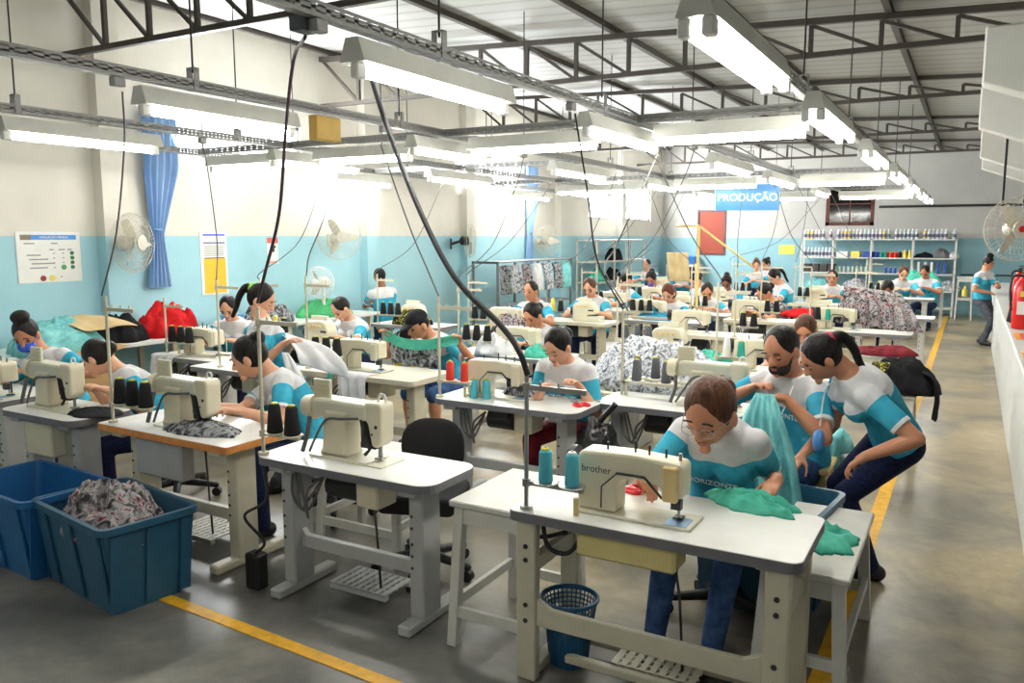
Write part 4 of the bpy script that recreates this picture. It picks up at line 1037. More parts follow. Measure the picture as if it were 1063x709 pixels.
D1 = station(-5.5, 8.4, 1.1, .5, 'of the curly-haired seated man', 'cream', 'T', 'flat', mx=.5, sx=.1, h=.65, cones=('black',)*2, cordto=C3(-4.1, 8.4))
D3 = station(-3.2, 9.15, 1.15, .5, 'with machine seen above the grey mound', 'cream', 'T', 'flat', mx=.3, sx=.9, h=.8, cones=('black', 'black'), cordto=C3(-2.33, 9.4))
D4 = station(-1.9, 6.75, 1.0, .5, 'behind the bearded man', 'cream', 'T', 'flat', mx=.4, sx=.05, h=.75, cones=('white', 'teal'), cordto=C3(-2.33, 6.2))
E1 = station(-5.1, 9.75, 1.0, .5, 'of the worker in white cap', 'cream', 'T', 'over', mx=.6, sx=.1, h=.6, cones=('yellow', 'black'), cordto=C3(-4.1, 10.0))
E2 = station(-4.15, 10.4, 1.1, .5, 'of the auburn-haired woman', 'white', 'T', 'flat', mx=.3, sx=.05, h=.7, cones=('black',)*3, cordto=C3(-4.1, 10.2))
E3 = station(-1.75, 10.35, 1.2, .5, 'below the printed garment', 'white', 'T', 'flat', mx=.3, sx=.06, h=.75, cones=('black', 'teal'), cordto=C3(-2.33, 10.8))
E35 = station(-2.95, 11.1, 1.05, .5, 'of the woman in printed shirt', 'cream', 'T', 'flat', mx=.3, sx=.5, h=.8, cones=('black', 'black'), cordto=C3(-2.33, 11.6))
F1 = station(-5.45, 11.65, 1.1, .5, 'of the woman in profile, far centre', 'cream', 'T', 'flat', mx=.5, sx=.1, h=.65, cones=('black',)*3, cordto=C3(-4.1, 11.8))
F2 = station(-4.05, 11.55, 1.05, .5, 'of the short-haired worker leaning low', 'white', 'T', 'over', mx=.3, sx=.5, h=.7, cones=('black',)*2, cordto=C3(-4.1, 11.0))
F3 = station(-1.5, 12.55, 1.1, .5, 'of the worker with raised garment', 'white', 'T', 'over', mx=.25, sx=.06, h=.7, cones=('black', 'white'), cordto=C3(-2.33, 12.4))
G1 = station(-5.2, 13.0, 1.05, .5, 'of the purple-masked worker', 'cream', 'T', 'flat', mx=.5, sx=.1, h=.6, cones=('black',)*2, cordto=C3(-4.1, 13.0))
G2 = station(-4.05, 13.05, 1.1, .5, 'below the tan hanging paper', 'white', 'T', 'over', mx=.4, sx=.1, h=.7, cones=('white', 'black'), cordto=C3(-4.1, 13.6))
G3 = station(-2.7, 14.3, 1.1, .5, 'in front of the back shelves', 'cream', 'T', 'over', mx=.4, sx=.1, h=.7, cones=('black', 'black'), cordto=C3(-2.33, 13.6))
H0 = station(-6.0, 15.9, 1.1, .5, 'by the dark cabinet', 'cream', 'T', 'over', mx=.4, sx=.1, h=.6, cones=('black',)*2)
H1 = station(-4.0, 15.2, 1.2, .5, 'of the two workers side by side', 'cream', 'T', 'over', mx=.6, sx=.1, h=.7, cones=('black',)*3, cordto=C3(-2.33, 15.4))
H2 = station(-1.75, 16.4, 1.2, .5, 'nearest the back shelves, beside the aisle', 'white', 'T', 'over', mx=.3, sx=.05, h=.7, cones=('black', 'black'), cordto=C3(-2.33, 15.8))
# a wider rack of six grey cones on table B2
rk = empty('cone_rack', (-2.12, 5.42, ZTOP))
mb = MB()
for x in (.0, .62): mb.cyl((x, 0, 0), (x, 0, .1), .012)
mb.box(-.04, .66, -.02, .02, .09, .105); mb.box(-.04, .66, .13, .17, .09, .105); mb.box(-.02, .0, -.02, .17, .09, .105); mb.box(.62, .64, -.02, .17, .09, .105); ob('rack_frame', mb, CREAM_FR, rk)
mb = MB()
for x, y in ((.08, 0), (.3, 0), (.54, 0), (.03, .15), (.17, .15), (.29, .15)): mb.lathe([(.055, .105), (.064, .113), (.05, .114)], 16, (x, y, 0))
ob('cone_tray', mb, W_LAM2, rk)
ob('pole', MB().cyl((-.03, -.0, 0), (-.03, -.0, .62), .01).box(-.03, .3, -.008, .008, .56, .575), CREAM_FR, rk)
tag(rk, 'cream rack holding six grey cones on the centre table', 'cone rack')
for i, (x, y) in enumerate(((.08, 0), (.3, 0), (.54, 0), (.03, .15), (.17, .15), (.29, .15))):
    put_cone('grey', (-2.12+x, 5.42+y, ZTOP+.114), 'grey thread cone, %s on the cone rack' % ('front row left', 'front row middle', 'front row right', 'back row left', 'back row middle', 'back row right')[i], 'grey cones on the rack')

# ---- stools, chairs
bch = Proto(bench, .42, .6, .7, WPAINT)
bch.put((-2.02, 2.98, 0), 0, 'white wooden bench tucked at the left end of the nearest table', 'stool')
bench2 = bench(.62, .42, .6, WPAINT, .04); bench2.location = (-3.42, 3.6, 0); tag(bench2, 'white wooden bench frame behind the left leg of the grey-edged table', 'stool')
st1 = bench(.37, .92, .545, WPAINT, .05); st1.location = (-.71, 3.32, 0); tag(st1, 'white wooden stool with teal cloth, right of the nearest table', 'stool')
st2 = Proto(bench, .38, .38, .55, WPAINT)
st2.put((-.98, 5.25, 0), 0, 'white stool under the pale aqua pile behind the standing woman', 'stool')
yst = Proto(bench, .36, .36, .56, YWOOD)
P2S = (-1.0, 4.82); q = AY(928, 412, 7.7); st2.put((q.x-.2, 7.55, 0), 0, 'white stool carrying the black cloth heap by the aisle', 'stool')
q = G(905, 358, .58); bc2 = Proto(bench, .42, .4, .58, WPAINT); bc2.put((-1.05, 9.75, 0), 0, 'cream bench carrying the maroon cloth beside the aisle', 'stool')
q = AY(1000, 300, 21.2); hs = bench(.34, .34, .98, WPAINT, .035, .45); hs.location = (-.28, 21.0, 0); tag(hs, 'tall white stool against the back wall right of the shelving', 'stool')
ch = Proto(chair); sw_ = Proto(chair, False)
ch.put((-2.6, 3.6, 0), PI+.35, 'empty black office chair behind the white grey-edged table', 'chair')
sw_.put((-.98, 3.9, 0), PI+.1, 'black swivel seat under the woman with glasses', 'chair')
sw_.put((-3.72, 4.08, 0), PI-.5, 'black swivel seat under the woman at the orange-edged table', 'chair')
sw_.put((-4.98, 3.82, 0), PI-.4, 'black swivel seat under the woman bent over black cloth', 'chair')
ch.put((-1.9, 12.3, 0), PI, 'black office chair with its back showing near the printed shirt', 'chair')
q = P2S; yst.put((q[0], q[1], 0), 0, 'pale yellow wooden stool under the bearded man', 'stool')

# ---- cloth on tables and stools
q = G(787, 528, ZTOP); heap('cloth', (q.x-.02, q.y+.02, ZTOP), .2, .1, .05, TEAL, 'crumpled teal cloth on the right end of the nearest table', 'cloth', 5, -.2, fold=.9, freq=2.6, out=.35, nr=24, na=72)
heap('cloth', (-.55, 3.78, .546), .16, .25, .05, TEAL, 'crumpled teal cloth lying on the white stool', 'cloth', 8, .4, fold=.9, freq=2.6, out=.4, nr=24, na=72)
heap('cloth', (-3.88, 3.16, ZTOP), .27, .13, .06, PAT, 'grey printed cloth lying on the orange-edged table', 'cloth', 9, .1, fold=.6, out=.25)
heap('cloth', (-4.88, 3.15, ZTOP), .2, .13, .03, BLACKC, 'folded black cloth on the table behind the blue bin', 'cloth', 12, .1, fold=.4, out=.15)
heap('cloth', (-2.75, 5.0, ZTOP), .16, .08, .07, PAT, 'small grey printed cloth behind the machine with red cones', 'cloth', 14, 0, fold=.6)
mt = empty('side_table', (-2.85, 6.0, 0)); ob('tabletop', MB().box(0, 1.15, 0, .75, .6, .64, 0, .006), CREAM_FR, mt)
for x in (.03, 1.06):
    for y in (.03, .66): ob('leg', MB().box(x, x+.06, y, y+.06, 0, .6), CREAM_FR, mt)
tag(mt, 'cream side table under the big grey cloth mound', 'table')
heap('cloth_heap', (-2.22, 6.37, .642), .58, .36, .42, PATL, 'big mound of pale grey printed cloth in the centre', 'cloth', 21, 0, fold=.35, freq=7, out=.12, nr=34, na=96)
heap('cloth', (-1.95, 6.95, .76), .25, .16, .13, TEAL, 'teal cloth bundle right of the grey mound', 'cloth', 23, -.3, fold=.5, freq=5)
heap('cloth', (-4.0, 6.72, ZTOP), .2, .14, .16, WHITEC, 'white cloth bundle hiding the machine behind red cones', 'cloth', 25, .3, fold=.8, freq=3, out=.3)
heap('cloth', (-3.55, 6.74, ZTOP), .12, .1, .1, TEAL, 'small teal cloth beside the white bundle', 'cloth', 26, .3, fold=.8)
heap('cloth', (-.79, 5.44, .551), .22, .2, .17, TEAL2, 'pale aqua folded cloth pile on stool behind the standing woman', 'cloth', 27, 0, fold=.3, freq=4, out=.08)
sheet('cloth', [(-.8, 5.36, .7), (-.8, 5.24, .67), (-.8, 5.2, .55), (-.8, 5.2, .42)], (.34, 0, 0), TEAL2, 'pale aqua cloth hanging over the stool front', 'cloth', 5, .012)
q = AY(936, 398, 7.7); heap('cloth_heap', (q.x, 7.73, .56), .3, .22, .27, BLACKC, 'black cloth heap on the white stool by the aisle', 'cloth', 31, 0, fold=.3, out=.2)
YP = FAB('black_yellow_print', [(.5, (22, 22, 22)), (.56, (200, 196, 70)), (.62, (24, 24, 24))], 16, 3, 2)
sheet('cloth', [(q.x-.16, 7.6, .82), (q.x-.17, 7.5, .77), (q.x-.18, 7.46, .66), (q.x-.18, 7.45, .56)], (.14, 0, 0), YP, 'black cloth with yellow print hanging from the black heap', 'cloth', 3, .012)
sheet('cloth', [(q.x+.16, 7.7, .76), (q.x+.24, 7.68, .7), (q.x+.28, 7.66, .54), (q.x+.27, 7.66, .36)], (0, .3, .0), BLACKC, 'black cloth tail drooping toward the aisle from the heap', 'cloth', 4, .02)
heap('cloth_heap', (-.78, 9.95, .581), .36, .24, .09, MAROON, 'maroon and dark cloth heap on the cream bench by the aisle', 'cloth', 33, 0, fold=.5, out=.2)
# black bag between the two centre tables
mb = MB(); mb.ell((0, 0, .36), None, None, 40, 28, fn=lambda d: V((.17*d.x, .15*d.y, .36*d.z))*(1+.16*noise.noise(d*2.2)+.1*abs(noise.noise(d*5))))
mb.v = [(x, y, max(z, .004)) for x, y, z in mb.v]; mb.tube(curve([(0, 0, .68), (.04, 0, .74), (.12, .02, .84)]), .02, 8, rs=None)
tag(ob('plastic_bag', mb, M('black_bag_plastic', (24, 24, 28), .25, bmp=.6, scale=14), None, (-2.04, 4.72, 0)), 'black plastic bag standing between the two centre tables', 'bag')
# draped sheets
q = AY(795, 412, 4.42)
sheet('cloth', [(q.x, 4.4, q.z+.02), (q.x+.01, 4.32, q.z-.1), (q.x+.02, 4.3, q.z-.3), (q.x+.02, 4.3, q.z-.58)], (.38, .03, 0), TEAL2, 'pale aqua striped cloth hanging from the bearded man\'s hands', 'cloth', 5, .035, (.25, 1.15), seed=2)
sheet('cloth', [(-4.38, 5.2, ZTOP+.012), (-4.38, 5.08, ZTOP+.014), (-4.38, 5.05, ZTOP-.06), (-4.37, 5.05, .5)], (.33, 0, 0), WHITEC, 'white cloth draped over the front of the capped man\'s table', 'cloth', 3, .025, (1, .8), seed=1)
sheet('cloth', [(-4.6, 5.2, ZTOP+.016), (-4.6, 5.07, ZTOP+.018), (-4.6, 5.04, ZTOP-.06), (-4.6, 5.035, .52)], (.05, 0, 0), TEAL, 'narrow teal strip beside the draped white cloth', 'cloth', 1, .006, seed=1)
sheet('cloth', [(-6.66, 5.15, ZTOP+.012), (-6.66, 5.02, ZTOP+.014), (-6.66, 4.995, ZTOP-.06), (-6.66, 4.99, .5)], (.34, 0, 0), WHITEC, 'white cloth draped over table before the red jackets', 'cloth', 3, .02, (1, .8), seed=4)
a_, b_ = AY(300, 350, 4.5), AY(318, 372, 4.5)
sheet('cloth', [a_, AY(316, 356, 4.45), AY(332, 372, 4.4), AY(338, 386, 4.4)], (.3, .2, -.12), WHITEC, 'white sheet spread out in front of the ponytailed woman', 'cloth', 2, .02, seed=3, grow=False)
sheet('cloth', [AY(296, 366, 4.2), AY(302, 380, 4.15), AY(308, 398, 4.13), AY(312, 412, 4.12)], (.2, .05, 0), WHITEC, 'white cloth piece hanging from the ponytailed woman\'s hand', 'cloth', 2, .03, (.25, 1), seed=5)
# held by the man in the cap
sheet('cloth', [AY(400, 347, 5.72), AY(418, 356, 5.66), AY(440, 358, 5.64), AY(460, 355, 5.66), AY(476, 352, 5.72)], (0, 0.0, -.09), TEAL, 'teal waistband strip stretched between the capped man\'s hands', 'cloth', 1, .008, grow=False, seed=1)
sheet('cloth', [AY(428, 352, 5.74), AY(428, 362, 5.73), AY(428, 372, 5.72), AY(428, 380, 5.71)], (.52, 0, 0), PAT, 'grey printed trousers held up by the man in cap', 'cloth', 5, .035, (1, .95), seed=2)
# printed garment held over the right table
sheet('cloth', [AY(905, 300, 11.0), AY(908, 312, 10.9), AY(910, 326, 10.75), AY(912, 340, 10.7)], (.85, .1, -.1), PATR, 'grey and red printed garment held up above the right table', 'cloth', 6, .05, (.75, 1.15), seed=3, nw=60)
heap('cloth', (-1.5, 17.0, ZTOP), .25, .16, .12, M('royal_cloth', (50, 150, 190), .8), 'blue cloth on the table nearest the back shelves', 'cloth', 41, fold=.6)
heap('cloth', (-.95, 12.8, ZTOP), .22, .14, .1, WHITEC, 'white cloth on the table of raised garment worker', 'cloth', 43, fold=.6)
heap('cloth', (-3.75, 10.62, ZTOP), .25, .14, .12, M('royal_cloth', (50, 150, 190), .8), 'bright blue cloth on the table of the auburn-haired woman', 'cloth', 44, fold=.6)
heap('cloth', (-4.85, 8.62, ZTOP), .2, .16, .2, PATR, 'grey and pink printed cloth near the curly-haired man', 'cloth', 45, fold=.6)
heap('cloth', (-2.55, 7.6, ZTOP), .2, .14, .12, PAT, 'dark grey printed bundle left behind the mound', 'cloth', 46, fold=.6)
heap('cloth', (-2.05, 12.0, .76), .3, .15, .12, REDC, 'red cloth pile in front of the back shelves', 'cloth', 47, fold=.5)
heap('cloth', (-.93, 19.25, .85), .42, .25, .3, TEAL, 'teal cloth heap behind the workers by the back shelves', 'cloth', 48, fold=.5, freq=5)
bt = empty('side_table', (-1.4, 18.95, 0)); ob('tabletop', MB().box(0, .95, 0, .6, .81, .85), WPAINT, bt)
for x in (.03, .87):
    for y in (.03, .52): ob('leg', MB().box(x, x+.05, y, y+.05, 0, .81), WPAINT, bt)
tag(bt, 'white side table with teal cloth by the back shelves', 'table')
# scissors
sz = Proto(scissors, M('red_plastic', (216, 40, 50), .4))
q = G(601, 420, ZTOP); sz.put((q.x, q.y, ZTOP), 2.4, 'red-handled scissors under the hand of the woman with red cones', 'scissors')
q = G(532, 410, ZTOP); sz.put((q.x, q.y, ZTOP), .3, 'red-handled scissors on the table beside the aqua cones', 'scissors')
q = G(641, 515, ZTOP); sz.put((q.x, q.y+.12, ZTOP), 2.9, 'red-handled scissors behind the nearest sewing machine', 'scissors')
# wire basket under the nearest table
bk = empty('waste_basket', (-1.47, 3.12, 0)); m, nt, b = base('mesh_basket_blue'); b.inputs['Base Color'].default_value = rgb((24, 84, 122)); b.inputs['Roughness'].default_value = .4; MB_ = m
mb = MB()
for i in range(36):
    a = 2*PI*i/36; mb.tube([(.085*math.cos(a), .085*math.sin(a), .01), (.1*math.cos(a), .1*math.sin(a), .15), (.125*math.cos(a), .125*math.sin(a), .3)], .0035, 4)
for z, r in ((.19, .106), (.21, .108), (.23, .112), (.25, .116), (.27, .12), (.29, .123)): mb.tube([(r*math.cos(2*PI*i/32), r*math.sin(2*PI*i/32), z) for i in range(33)], .0035, 4)
mb.lathe([(.086, .004), (.101, .15), (.105, .18), (.1, .18), (.096, .15), (.08, .012)], 32, caps=False); mb.lathe([(.086, .003), (.08, .012)], 32); ob('mesh_wall', mb, MB_, bk)
ob('rim', MB().lathe([(.122, .29), (.135, .295), (.135, .305), (.122, .31), (.122, .29)], 32, caps=False), MB_, bk); tag(bk, 'blue mesh waste basket on the floor under the nearest table', 'basket')
mb = MB().box(-.05, .05, -.04, .04, .0, .2, 0, .01); tag(ob('switch_box', mb, BLACK, None, (-3.28, 2.98, 0.0)), 'black box on the floor at the left leg of the grey-edged table', 'box')
# cords near the camera
cord([AX(375, 44, -2.3), AY(398, 120, 3.3), AY(430, 205, 3.2), AY(470, 285, 3.05), AY(520, 338, 2.95), AY(539, 365, 2.9), (-1.565, 2.9, 1.33)], .0135, CABLE, 'thick black cable sweeping from the top tray to the nearest table', 14)
cord([AX(317, 38, -2.35), AY(305, 62, 2.75), AY(297, 130, 2.85), AY(290, 220, 2.9), AY(276, 280, 2.93), (-3.18, 2.97, 1.56)], .008, CABLE_P, 'plum coloured cable from the junction box to the grey-edged table', 12)
cord([AX(127, 95, -4.1), AY(129, 150, 2.95), AY(121, 240, 3.0), (-4.6, 3.06, 1.54)], .005, CABLE_G, 'dark cable dropping to the orange-edged table beside the wall fan', 12)
cord([AX(345, 192, -5.95), AY(335, 230, 5.1), AY(321, 265, 5.15), (-4.95, 5.18, 1.56)], .0055, CABLE_G, 'cable dropping to the table of the man in black cap', 12)
cord([AX(395, 150, -4.1), AY(425, 235, 4.8), AY(446, 285, 4.72), (-3.25, 4.7, 1.48)], .0055, CABLE_G, 'cable dropping to the table with red thread cones', 12)
cord([AX(597, 118, -2.33), AY(610, 200, 5.3), AY(620, 270, 5.4), (-2.15, 5.42, 1.38)], .007, CABLE, 'dark cable dropping to the rack of six grey cones', 12)
cord([AX(688, 150, -2.33), AY(665, 200, 5.9), AY(640, 255, 6), AY(628, 280, 5.6), (-2.12, 5.44, 1.37)], .0055, CABLE_G, 'second cable looping right to the rack of six grey cones', 12)
cord([(-1.6, 2.93, .72), (-1.62, 3.0, .62), (-1.55, 3.02, .6), (-1.42, 2.98, .66)], .01, CABLE, 'short black cable loop under the left end of the nearest table')
cord([(-3.17, 2.95, .72), (-3.1, 2.9, .55), (-3.22, 2.86, .45), (-3.16, 2.93, .3), (-3.27, 2.97, .2)], .008, CABLE, 'black cable running down the left leg of the grey-edged table')
# ---------------------------------------------------------------- the workers
NV, MV, FV = .0065, .0085, .013
TXT = 'HORIZONTE'
person('seated woman with glasses in blue and white shirt sewing at the nearest table', (-.98, 3.86, .52), AY(735, 476, 3.52), AY(737, 428, 3.36), (.02, -1, 0), (-.14, -.8, -.45), G(674, 500, .865), G(800, 506, .83), 1.04, NV, 1, 'brown', 'lowbun', pants=JEAN, extras=('glasses', (TXT, .04, .64, .15)), re=(-.5, .4, -.8), le=(.5, .3, -1), nk=(.165, .085), hs=1.24, curl=.42, RF=(-1.16, 3.38, .1), LF=(-.9, 3.4, .1), rhd=(.35, -.5, -.75), lhd=(-.1, -.9, -.2))
P2P = AY(826, 470, 4.95)
person('seated bearded man in blue and white shirt with lanyard holding aqua cloth', (P2P.x, 4.98, .55), AY(815, 398, 4.8), AY(811, 363, 4.7), (-.32, -.9, 0), (-.3, -.8, -.38), AY(770, 408, 4.72), AY(800, 412, 4.48), 1.16, NV, 1, 'black', 'short', pants=JEAN, female=False, extras=('lanyard', 'beard', (TXT, .045, .66, .135)), le=(.8, .3, -.6), lhd=(-.8, -.4, .1), roll=.05)
person('standing woman bent over the teal bin, blue and white shirt, navy jeans', AY(931, 456, 4.82), AY(880, 388, 4.58), AY(853, 371, 4.46), (-.85, -.42, -.2), (-.72, -.34, -.6), AY(828, 484, 4.5), AY(897, 489, 4.38), 1.06, NV, 1, 'black', 'pony', pants=NAVY, legs='stand', lk=.93, LF=G(902, 602), RF=G(885, 590), kneehint=(-1, -.2, 0), extras=('redtie', 'maskhang'), le=(1, -.2, -.4), re=(.3, .6, -.6), shoe=M('dark_shoe', (30, 30, 36), .6))
person('seated woman with hair tied back cutting with red scissors, centre', (-2.5, 5.39, .5), AY(583, 387, 5.12), AY(579, 359, 5.0), (0.03, -1, 0), (-.15, -.75, -.5), G(563, 409, .83), G(599, 410, .82), 1.08, NV, 0, 'black', 'lowbun', pants=MAROON, extras=((TXT, .045, .63, .145),), re=(-.5, .3, -.8), le=(.3, .3, -1))
person('seated woman in left profile working at the orange-edged table', (-3.76, 3.98, .5), AY(277, 398, 3.86), AY(259, 371, 3.74), (-.55, -.82, 0), (-.8, -.5, -.38), G(214, 426, .84), G(240, 432, .84), 1.1, NV, 0, 'black', 'bun', pants=NAVY, hs=1.08, extras=((TXT, .045, .63, .145),), le=(.6, .3, -.7), re=(-.3, .3, -.8))
person('standing woman with long ponytail and lime hair tie, seen from behind', (-4.45, 4.35, .85), AY(266, 337, 4.32), AY(271, 311, 4.38), (.72, .68, -.1), (.78, .4, -.45), AY(300, 364, 4.25), AY(312, 360, 4.62), 1.05, NV, 0, 'black', 'pony', pants=GJEAN, legs='stand', LF=(-4.42, 4.45, 0), RF=(-4.4, 4.22, 0), extras=('hairtie',), re=(-.5, -.4, -.8))
person('seated man in black cap holding up teal strip and printed trousers', (-4.22, 6.3, .52), AY(438, 366, 6.02), AY(434, 337, 5.9), (-.1, -1, 0), (-.32, -.8, -.42), AY(402, 345, 5.75), AY(475, 350, 5.75), 1.14, MV, 1, 'black', 'cap', pants=JEAN, female=False, shorts=True, re=(-1, .2, -.8), le=(1, .2, -.8), rhd=(-.2, -.5, .6), lhd=(.2, -.5, .6))
person('seated woman with blue mask and high bun at the far left', (-6.3, 3.84, .5), AY(32, 382, 3.72), AY(27, 347, 3.62), (.3, -.95, 0), (.5, -.6, -.5), G(6, 390, .84), G(58, 392, .84), 1.1, MV, 1, 'black', 'topbun', extras=('mask',), re=(-.9, .2, -.4), le=(.9, .2, -.4))
person('seated woman in left profile bent over black cloth, cardboard box behind', (-4.96, 3.72, .5), AY(117, 397, 3.6), AY(101, 371, 3.48), (-.5, -.85, 0), (-.75, -.35, -.5), G(96, 408, .86), G(106, 411, .85), 1.08, MV, 0, 'black', 'lowbun', le=(.8, .2, -.7))
seated('seated person with dark fringe at the table below the desk fan', AY(354, 320, 6.95), -.1, s=1.12, vox=MV, skin=0, style='short', hf=(-.2, -.7, -.7))
person('standing person in dark cap with back turned near the left wall', AY(400, 335, 8.9)*1, AY(401, 300, 8.95), AY(394, 287, 8.9), (-.8, .5, 0), (-.85, .3, -.35), AY(386, 316, 8.7), AY(384, 318, 9.1), .98, FV, 2, 'black', 'short', pants=JEAN, legs='stand', LF=(AY(400, 335, 8.9).x, 9.0, 0), RF=(AY(400, 335, 8.9).x, 8.78, 0), female=False)
seated('seated woman looking down, framed by the thick black cable and machine', AY(553, 327, 7.4), 0, s=1.12, vox=MV, skin=1, style='lowbun', hf=(-.15, -.75, -.5))
seated('seated curly-haired man facing the camera, centre left', AY(551, 302, 9.3), .1, s=1.12, vox=FV, skin=1, style='short', female=False, hf=(-.1, -1, -.1))
seated('seated worker in white cap looking down, centre', AY(612, 298, 10.5), .1, s=1.15, vox=FV, skin=0, style='short', hair='brown', hf=(.1, -.8, -.55))
seated('seated dark-haired woman in right profile, far centre', AY(650, 291, 12.6), .9, s=1.15, vox=FV, skin=0, style='bob')
seated('seated worker with purple mask, far centre', AY(676, 289, 14.0), 0, s=1.15, vox=FV, skin=1, style='bun', extras=('purplemask',))
seated('seated man facing camera in front of the dark cabinet', AY(671, 275, 16.9), .1, s=1.15, vox=FV, skin=0, style='short', female=False, hf=(0, -1, -.1))
seated('seated auburn-haired woman bent low over blue cloth', AY(694, 304, 11.15), -.1, s=1.12, vox=FV, skin=0, hair='red', style='bob')
seated('seated worker with high dark bun beneath the tan paper', AY(708, 281, 17.0), .2, s=1.15, vox=FV, skin=1, style='topbun')
seated('seated woman with low bun left of the yellow frame', AY(722, 291, 13.85), -.5, s=1.15, vox=FV, skin=0, style='lowbun')
seated('seated short-haired worker leaning low right of the auburn-haired woman', AY(734, 302, 12.3), .3, s=1.15, vox=FV, skin=1, style='short')
seated('seated woman looking down beside the yellow frame', AY(754, 293, 14.0), .1, s=1.12, vox=FV, skin=2, style='bun')
person('standing worker at far centre, left one of two side by side', AY(786, 300, 16.0), AY(786, 284, 16.05), AY(785, 275, 16.0), (.1, -1, 0), (.2, -.9, -.3), AY(780, 293, 15.7), AY(792, 293, 15.7), .98, FV, 0, 'brown', 'bun', legs='stand', LF=(AY(786, 300, 16).x+.1, 16, 0), RF=(AY(786, 300, 16).x-.1, 16, 0))
person('standing worker at far centre, right one of two side by side', AY(797, 300, 16.9), AY(796, 284, 16.9), AY(795, 274, 16.85), (-.3, -1, 0), (-.6, -.8, -.3), AY(789, 292, 16.6), AY(801, 293, 16.6), .98, FV, 1, 'black', 'bun', legs='stand', LF=(AY(797, 300, 16.9).x+.1, 16.9, 0), RF=(AY(797, 300, 16.9).x-.1, 16.9, 0))
seated('seated woman in left profile with dark ponytail, far centre right', AY(804, 287, 14.6), -.9, s=1.15, vox=FV, skin=0, style='pony')
seated('seated woman in grey printed shirt in left profile, arm raised', AY(794, 303, 12.1), -.8, s=1.15, vox=FV, skin=1, style='lowbun', shirt=PAT)
seated('seated man facing camera left of the printed garment', AY(864, 288, 15.1), .1, s=1.15, vox=FV, skin=1, style='short', female=False, hf=(0, -1, -.2))
seated('seated worker head down behind the printed garment', AY(921, 299, 13.4), .2, s=1.12, vox=FV, skin=2, style='short', hf=(.1, -.5, -.9))
seated('seated short-haired worker in blue shirt before the back shelves', AY(938, 283, 17.3), .2, s=1.15, vox=FV, skin=0, hair='brown', style='short')
seated('seated worker before the teal heap at the back right', AY(960, 282, 18.5), -.2, s=1.15, vox=FV, skin=1, style='short')
q = AY(1020, 312, 16.4)
person('standing woman with bun in grey jeans beside the ledge at back right', (q.x, 16.45, q.z), AY(1021, 284, 16.5), AY(1026, 273, 16.4), (.75, -.65, 0), (.8, -.5, -.4), AY(1030, 307, 16.2), AY(1036, 298, 16.1), .97, FV, 1, 'black', 'topbun', pants=GJEAN, legs='stand', LF=(q.x+.02, 16.58, 0), RF=(q.x+.06, 16.3, 0))
seated('seated brown-haired worker behind the bearded man, mostly hidden', AY(836, 342, 7.5), 0, s=1.12, vox=MV, skin=1, hair='brown', style='bob')
seated('person peering from behind the ponytailed woman near the left wall', AY(237, 319, 5.75), .5, s=1.05, vox=MV, skin=0, style='short')

# ---------------------------------------------------------------- walls: posters, curtains, fans, sign
def plate(name, X, y0, y1, z0, z1, mat, th=.012): return ob(name, MB().box(X, X+th, y0, y1, z0, z1), mat)
def on_left(parent, name, y0, y1, z0, z1, mat, d=.001): return ob(name, MB().box(XL+.012, XL+.012+d+.002, y0, y1, z0, z1), mat, parent)
RY = (PI/2, 0, PI/2)
bd = tag(plate('notice_board', XL, 4.3, 4.92, 1.46, 1.94, W_LAM), 'white notice board with green, red and yellow dots on the left wall', 'notice board')
on_left(bd, 'header_band', 4.34, 4.88, 1.865, 1.91, M('sky_header', (66, 140, 222), .5)); on_left(bd, 'header_corner', 4.34, 4.44, 1.864, 1.911, M('brown_header', (126, 112, 92), .5), .0015)
lettering('header_text', 'AVALIAÇÃO MENSAL', .03, W_LAM, bd, (XL+.018, 4.66, 1.887), RY)
TG = M('text_grey', (150, 150, 154), .6)
for i, (y, w, z) in enumerate(((4.4, .1, 1.83), (4.66, .06, 1.83), (4.42, .13, 1.72), (4.44, .18, 1.68), (4.46, .22, 1.64), (4.44, .17, 1.6), (4.64, .04, 1.77), (4.73, .06, 1.77), (4.82, .04, 1.77))): on_left(bd, 'text_line', y-.03, y-.03+w, z-.006, z+.006, TG)
def dot(y, z, r, mt, parent): ob('status_dot', MB().cyl((XL+.012, y, z), (XL+.018, y, z), r, n=20), mt, parent)
DG, LG, DR, DY = M('dot_dark_green', (46, 118, 72), .5), M('dot_green', (74, 160, 92), .5), M('dot_red', (140, 36, 40), .5), M('dot_yellow', (222, 214, 110), .5)
for z in (1.735, 1.69, 1.645, 1.6): dot(4.83, z, .019, DG, bd)
dot(4.74, 1.6, .025, LG, bd); dot(4.53, 1.5, .027, DR, bd); dot(4.62, 1.5, .03, DY, bd)
for y, z in ((4.65, 1.735), (4.65, 1.69), (4.65, 1.645), (4.65, 1.6), (4.74, 1.735), (4.74, 1.69), (4.74, 1.645), (4.71, 1.51)): on_left(bd, 'text_mark', y-.008, y+.008, z-.005, z+.005, TG)
yb = tag(plate('notice_board', XL, 6.36, 6.74, 1.22, 1.95, W_LAM), 'tall notice board with yellow lower panel on the left wall', 'notice board')
on_left(yb, 'yellow_panel', 6.4, 6.71, 1.24, 1.64, M('yellow_panel', (240, 188, 52), .5))
on_left(yb, 'header_band', 6.4, 6.71, 1.9, 1.925, M('violet_header', (104, 112, 214), .5)); on_left(yb, 'sub_band', 6.4, 6.71, 1.81, 1.83, M('slate_header', (116, 124, 160), .5)); on_left(yb, 'panel_edge', 6.41, 6.7, 1.64, 1.652, BROWN)
for i in range(7): on_left(yb, 'text_line', 6.41, 6.69, 1.785-i*.019, 1.793-i*.019, TG)
sg = tag(plate('safety_sign', XL, 7.38, 7.56, 1.55, 1.88, W_LAM, .006), 'small white sign with red header on the left wall', 'sign')
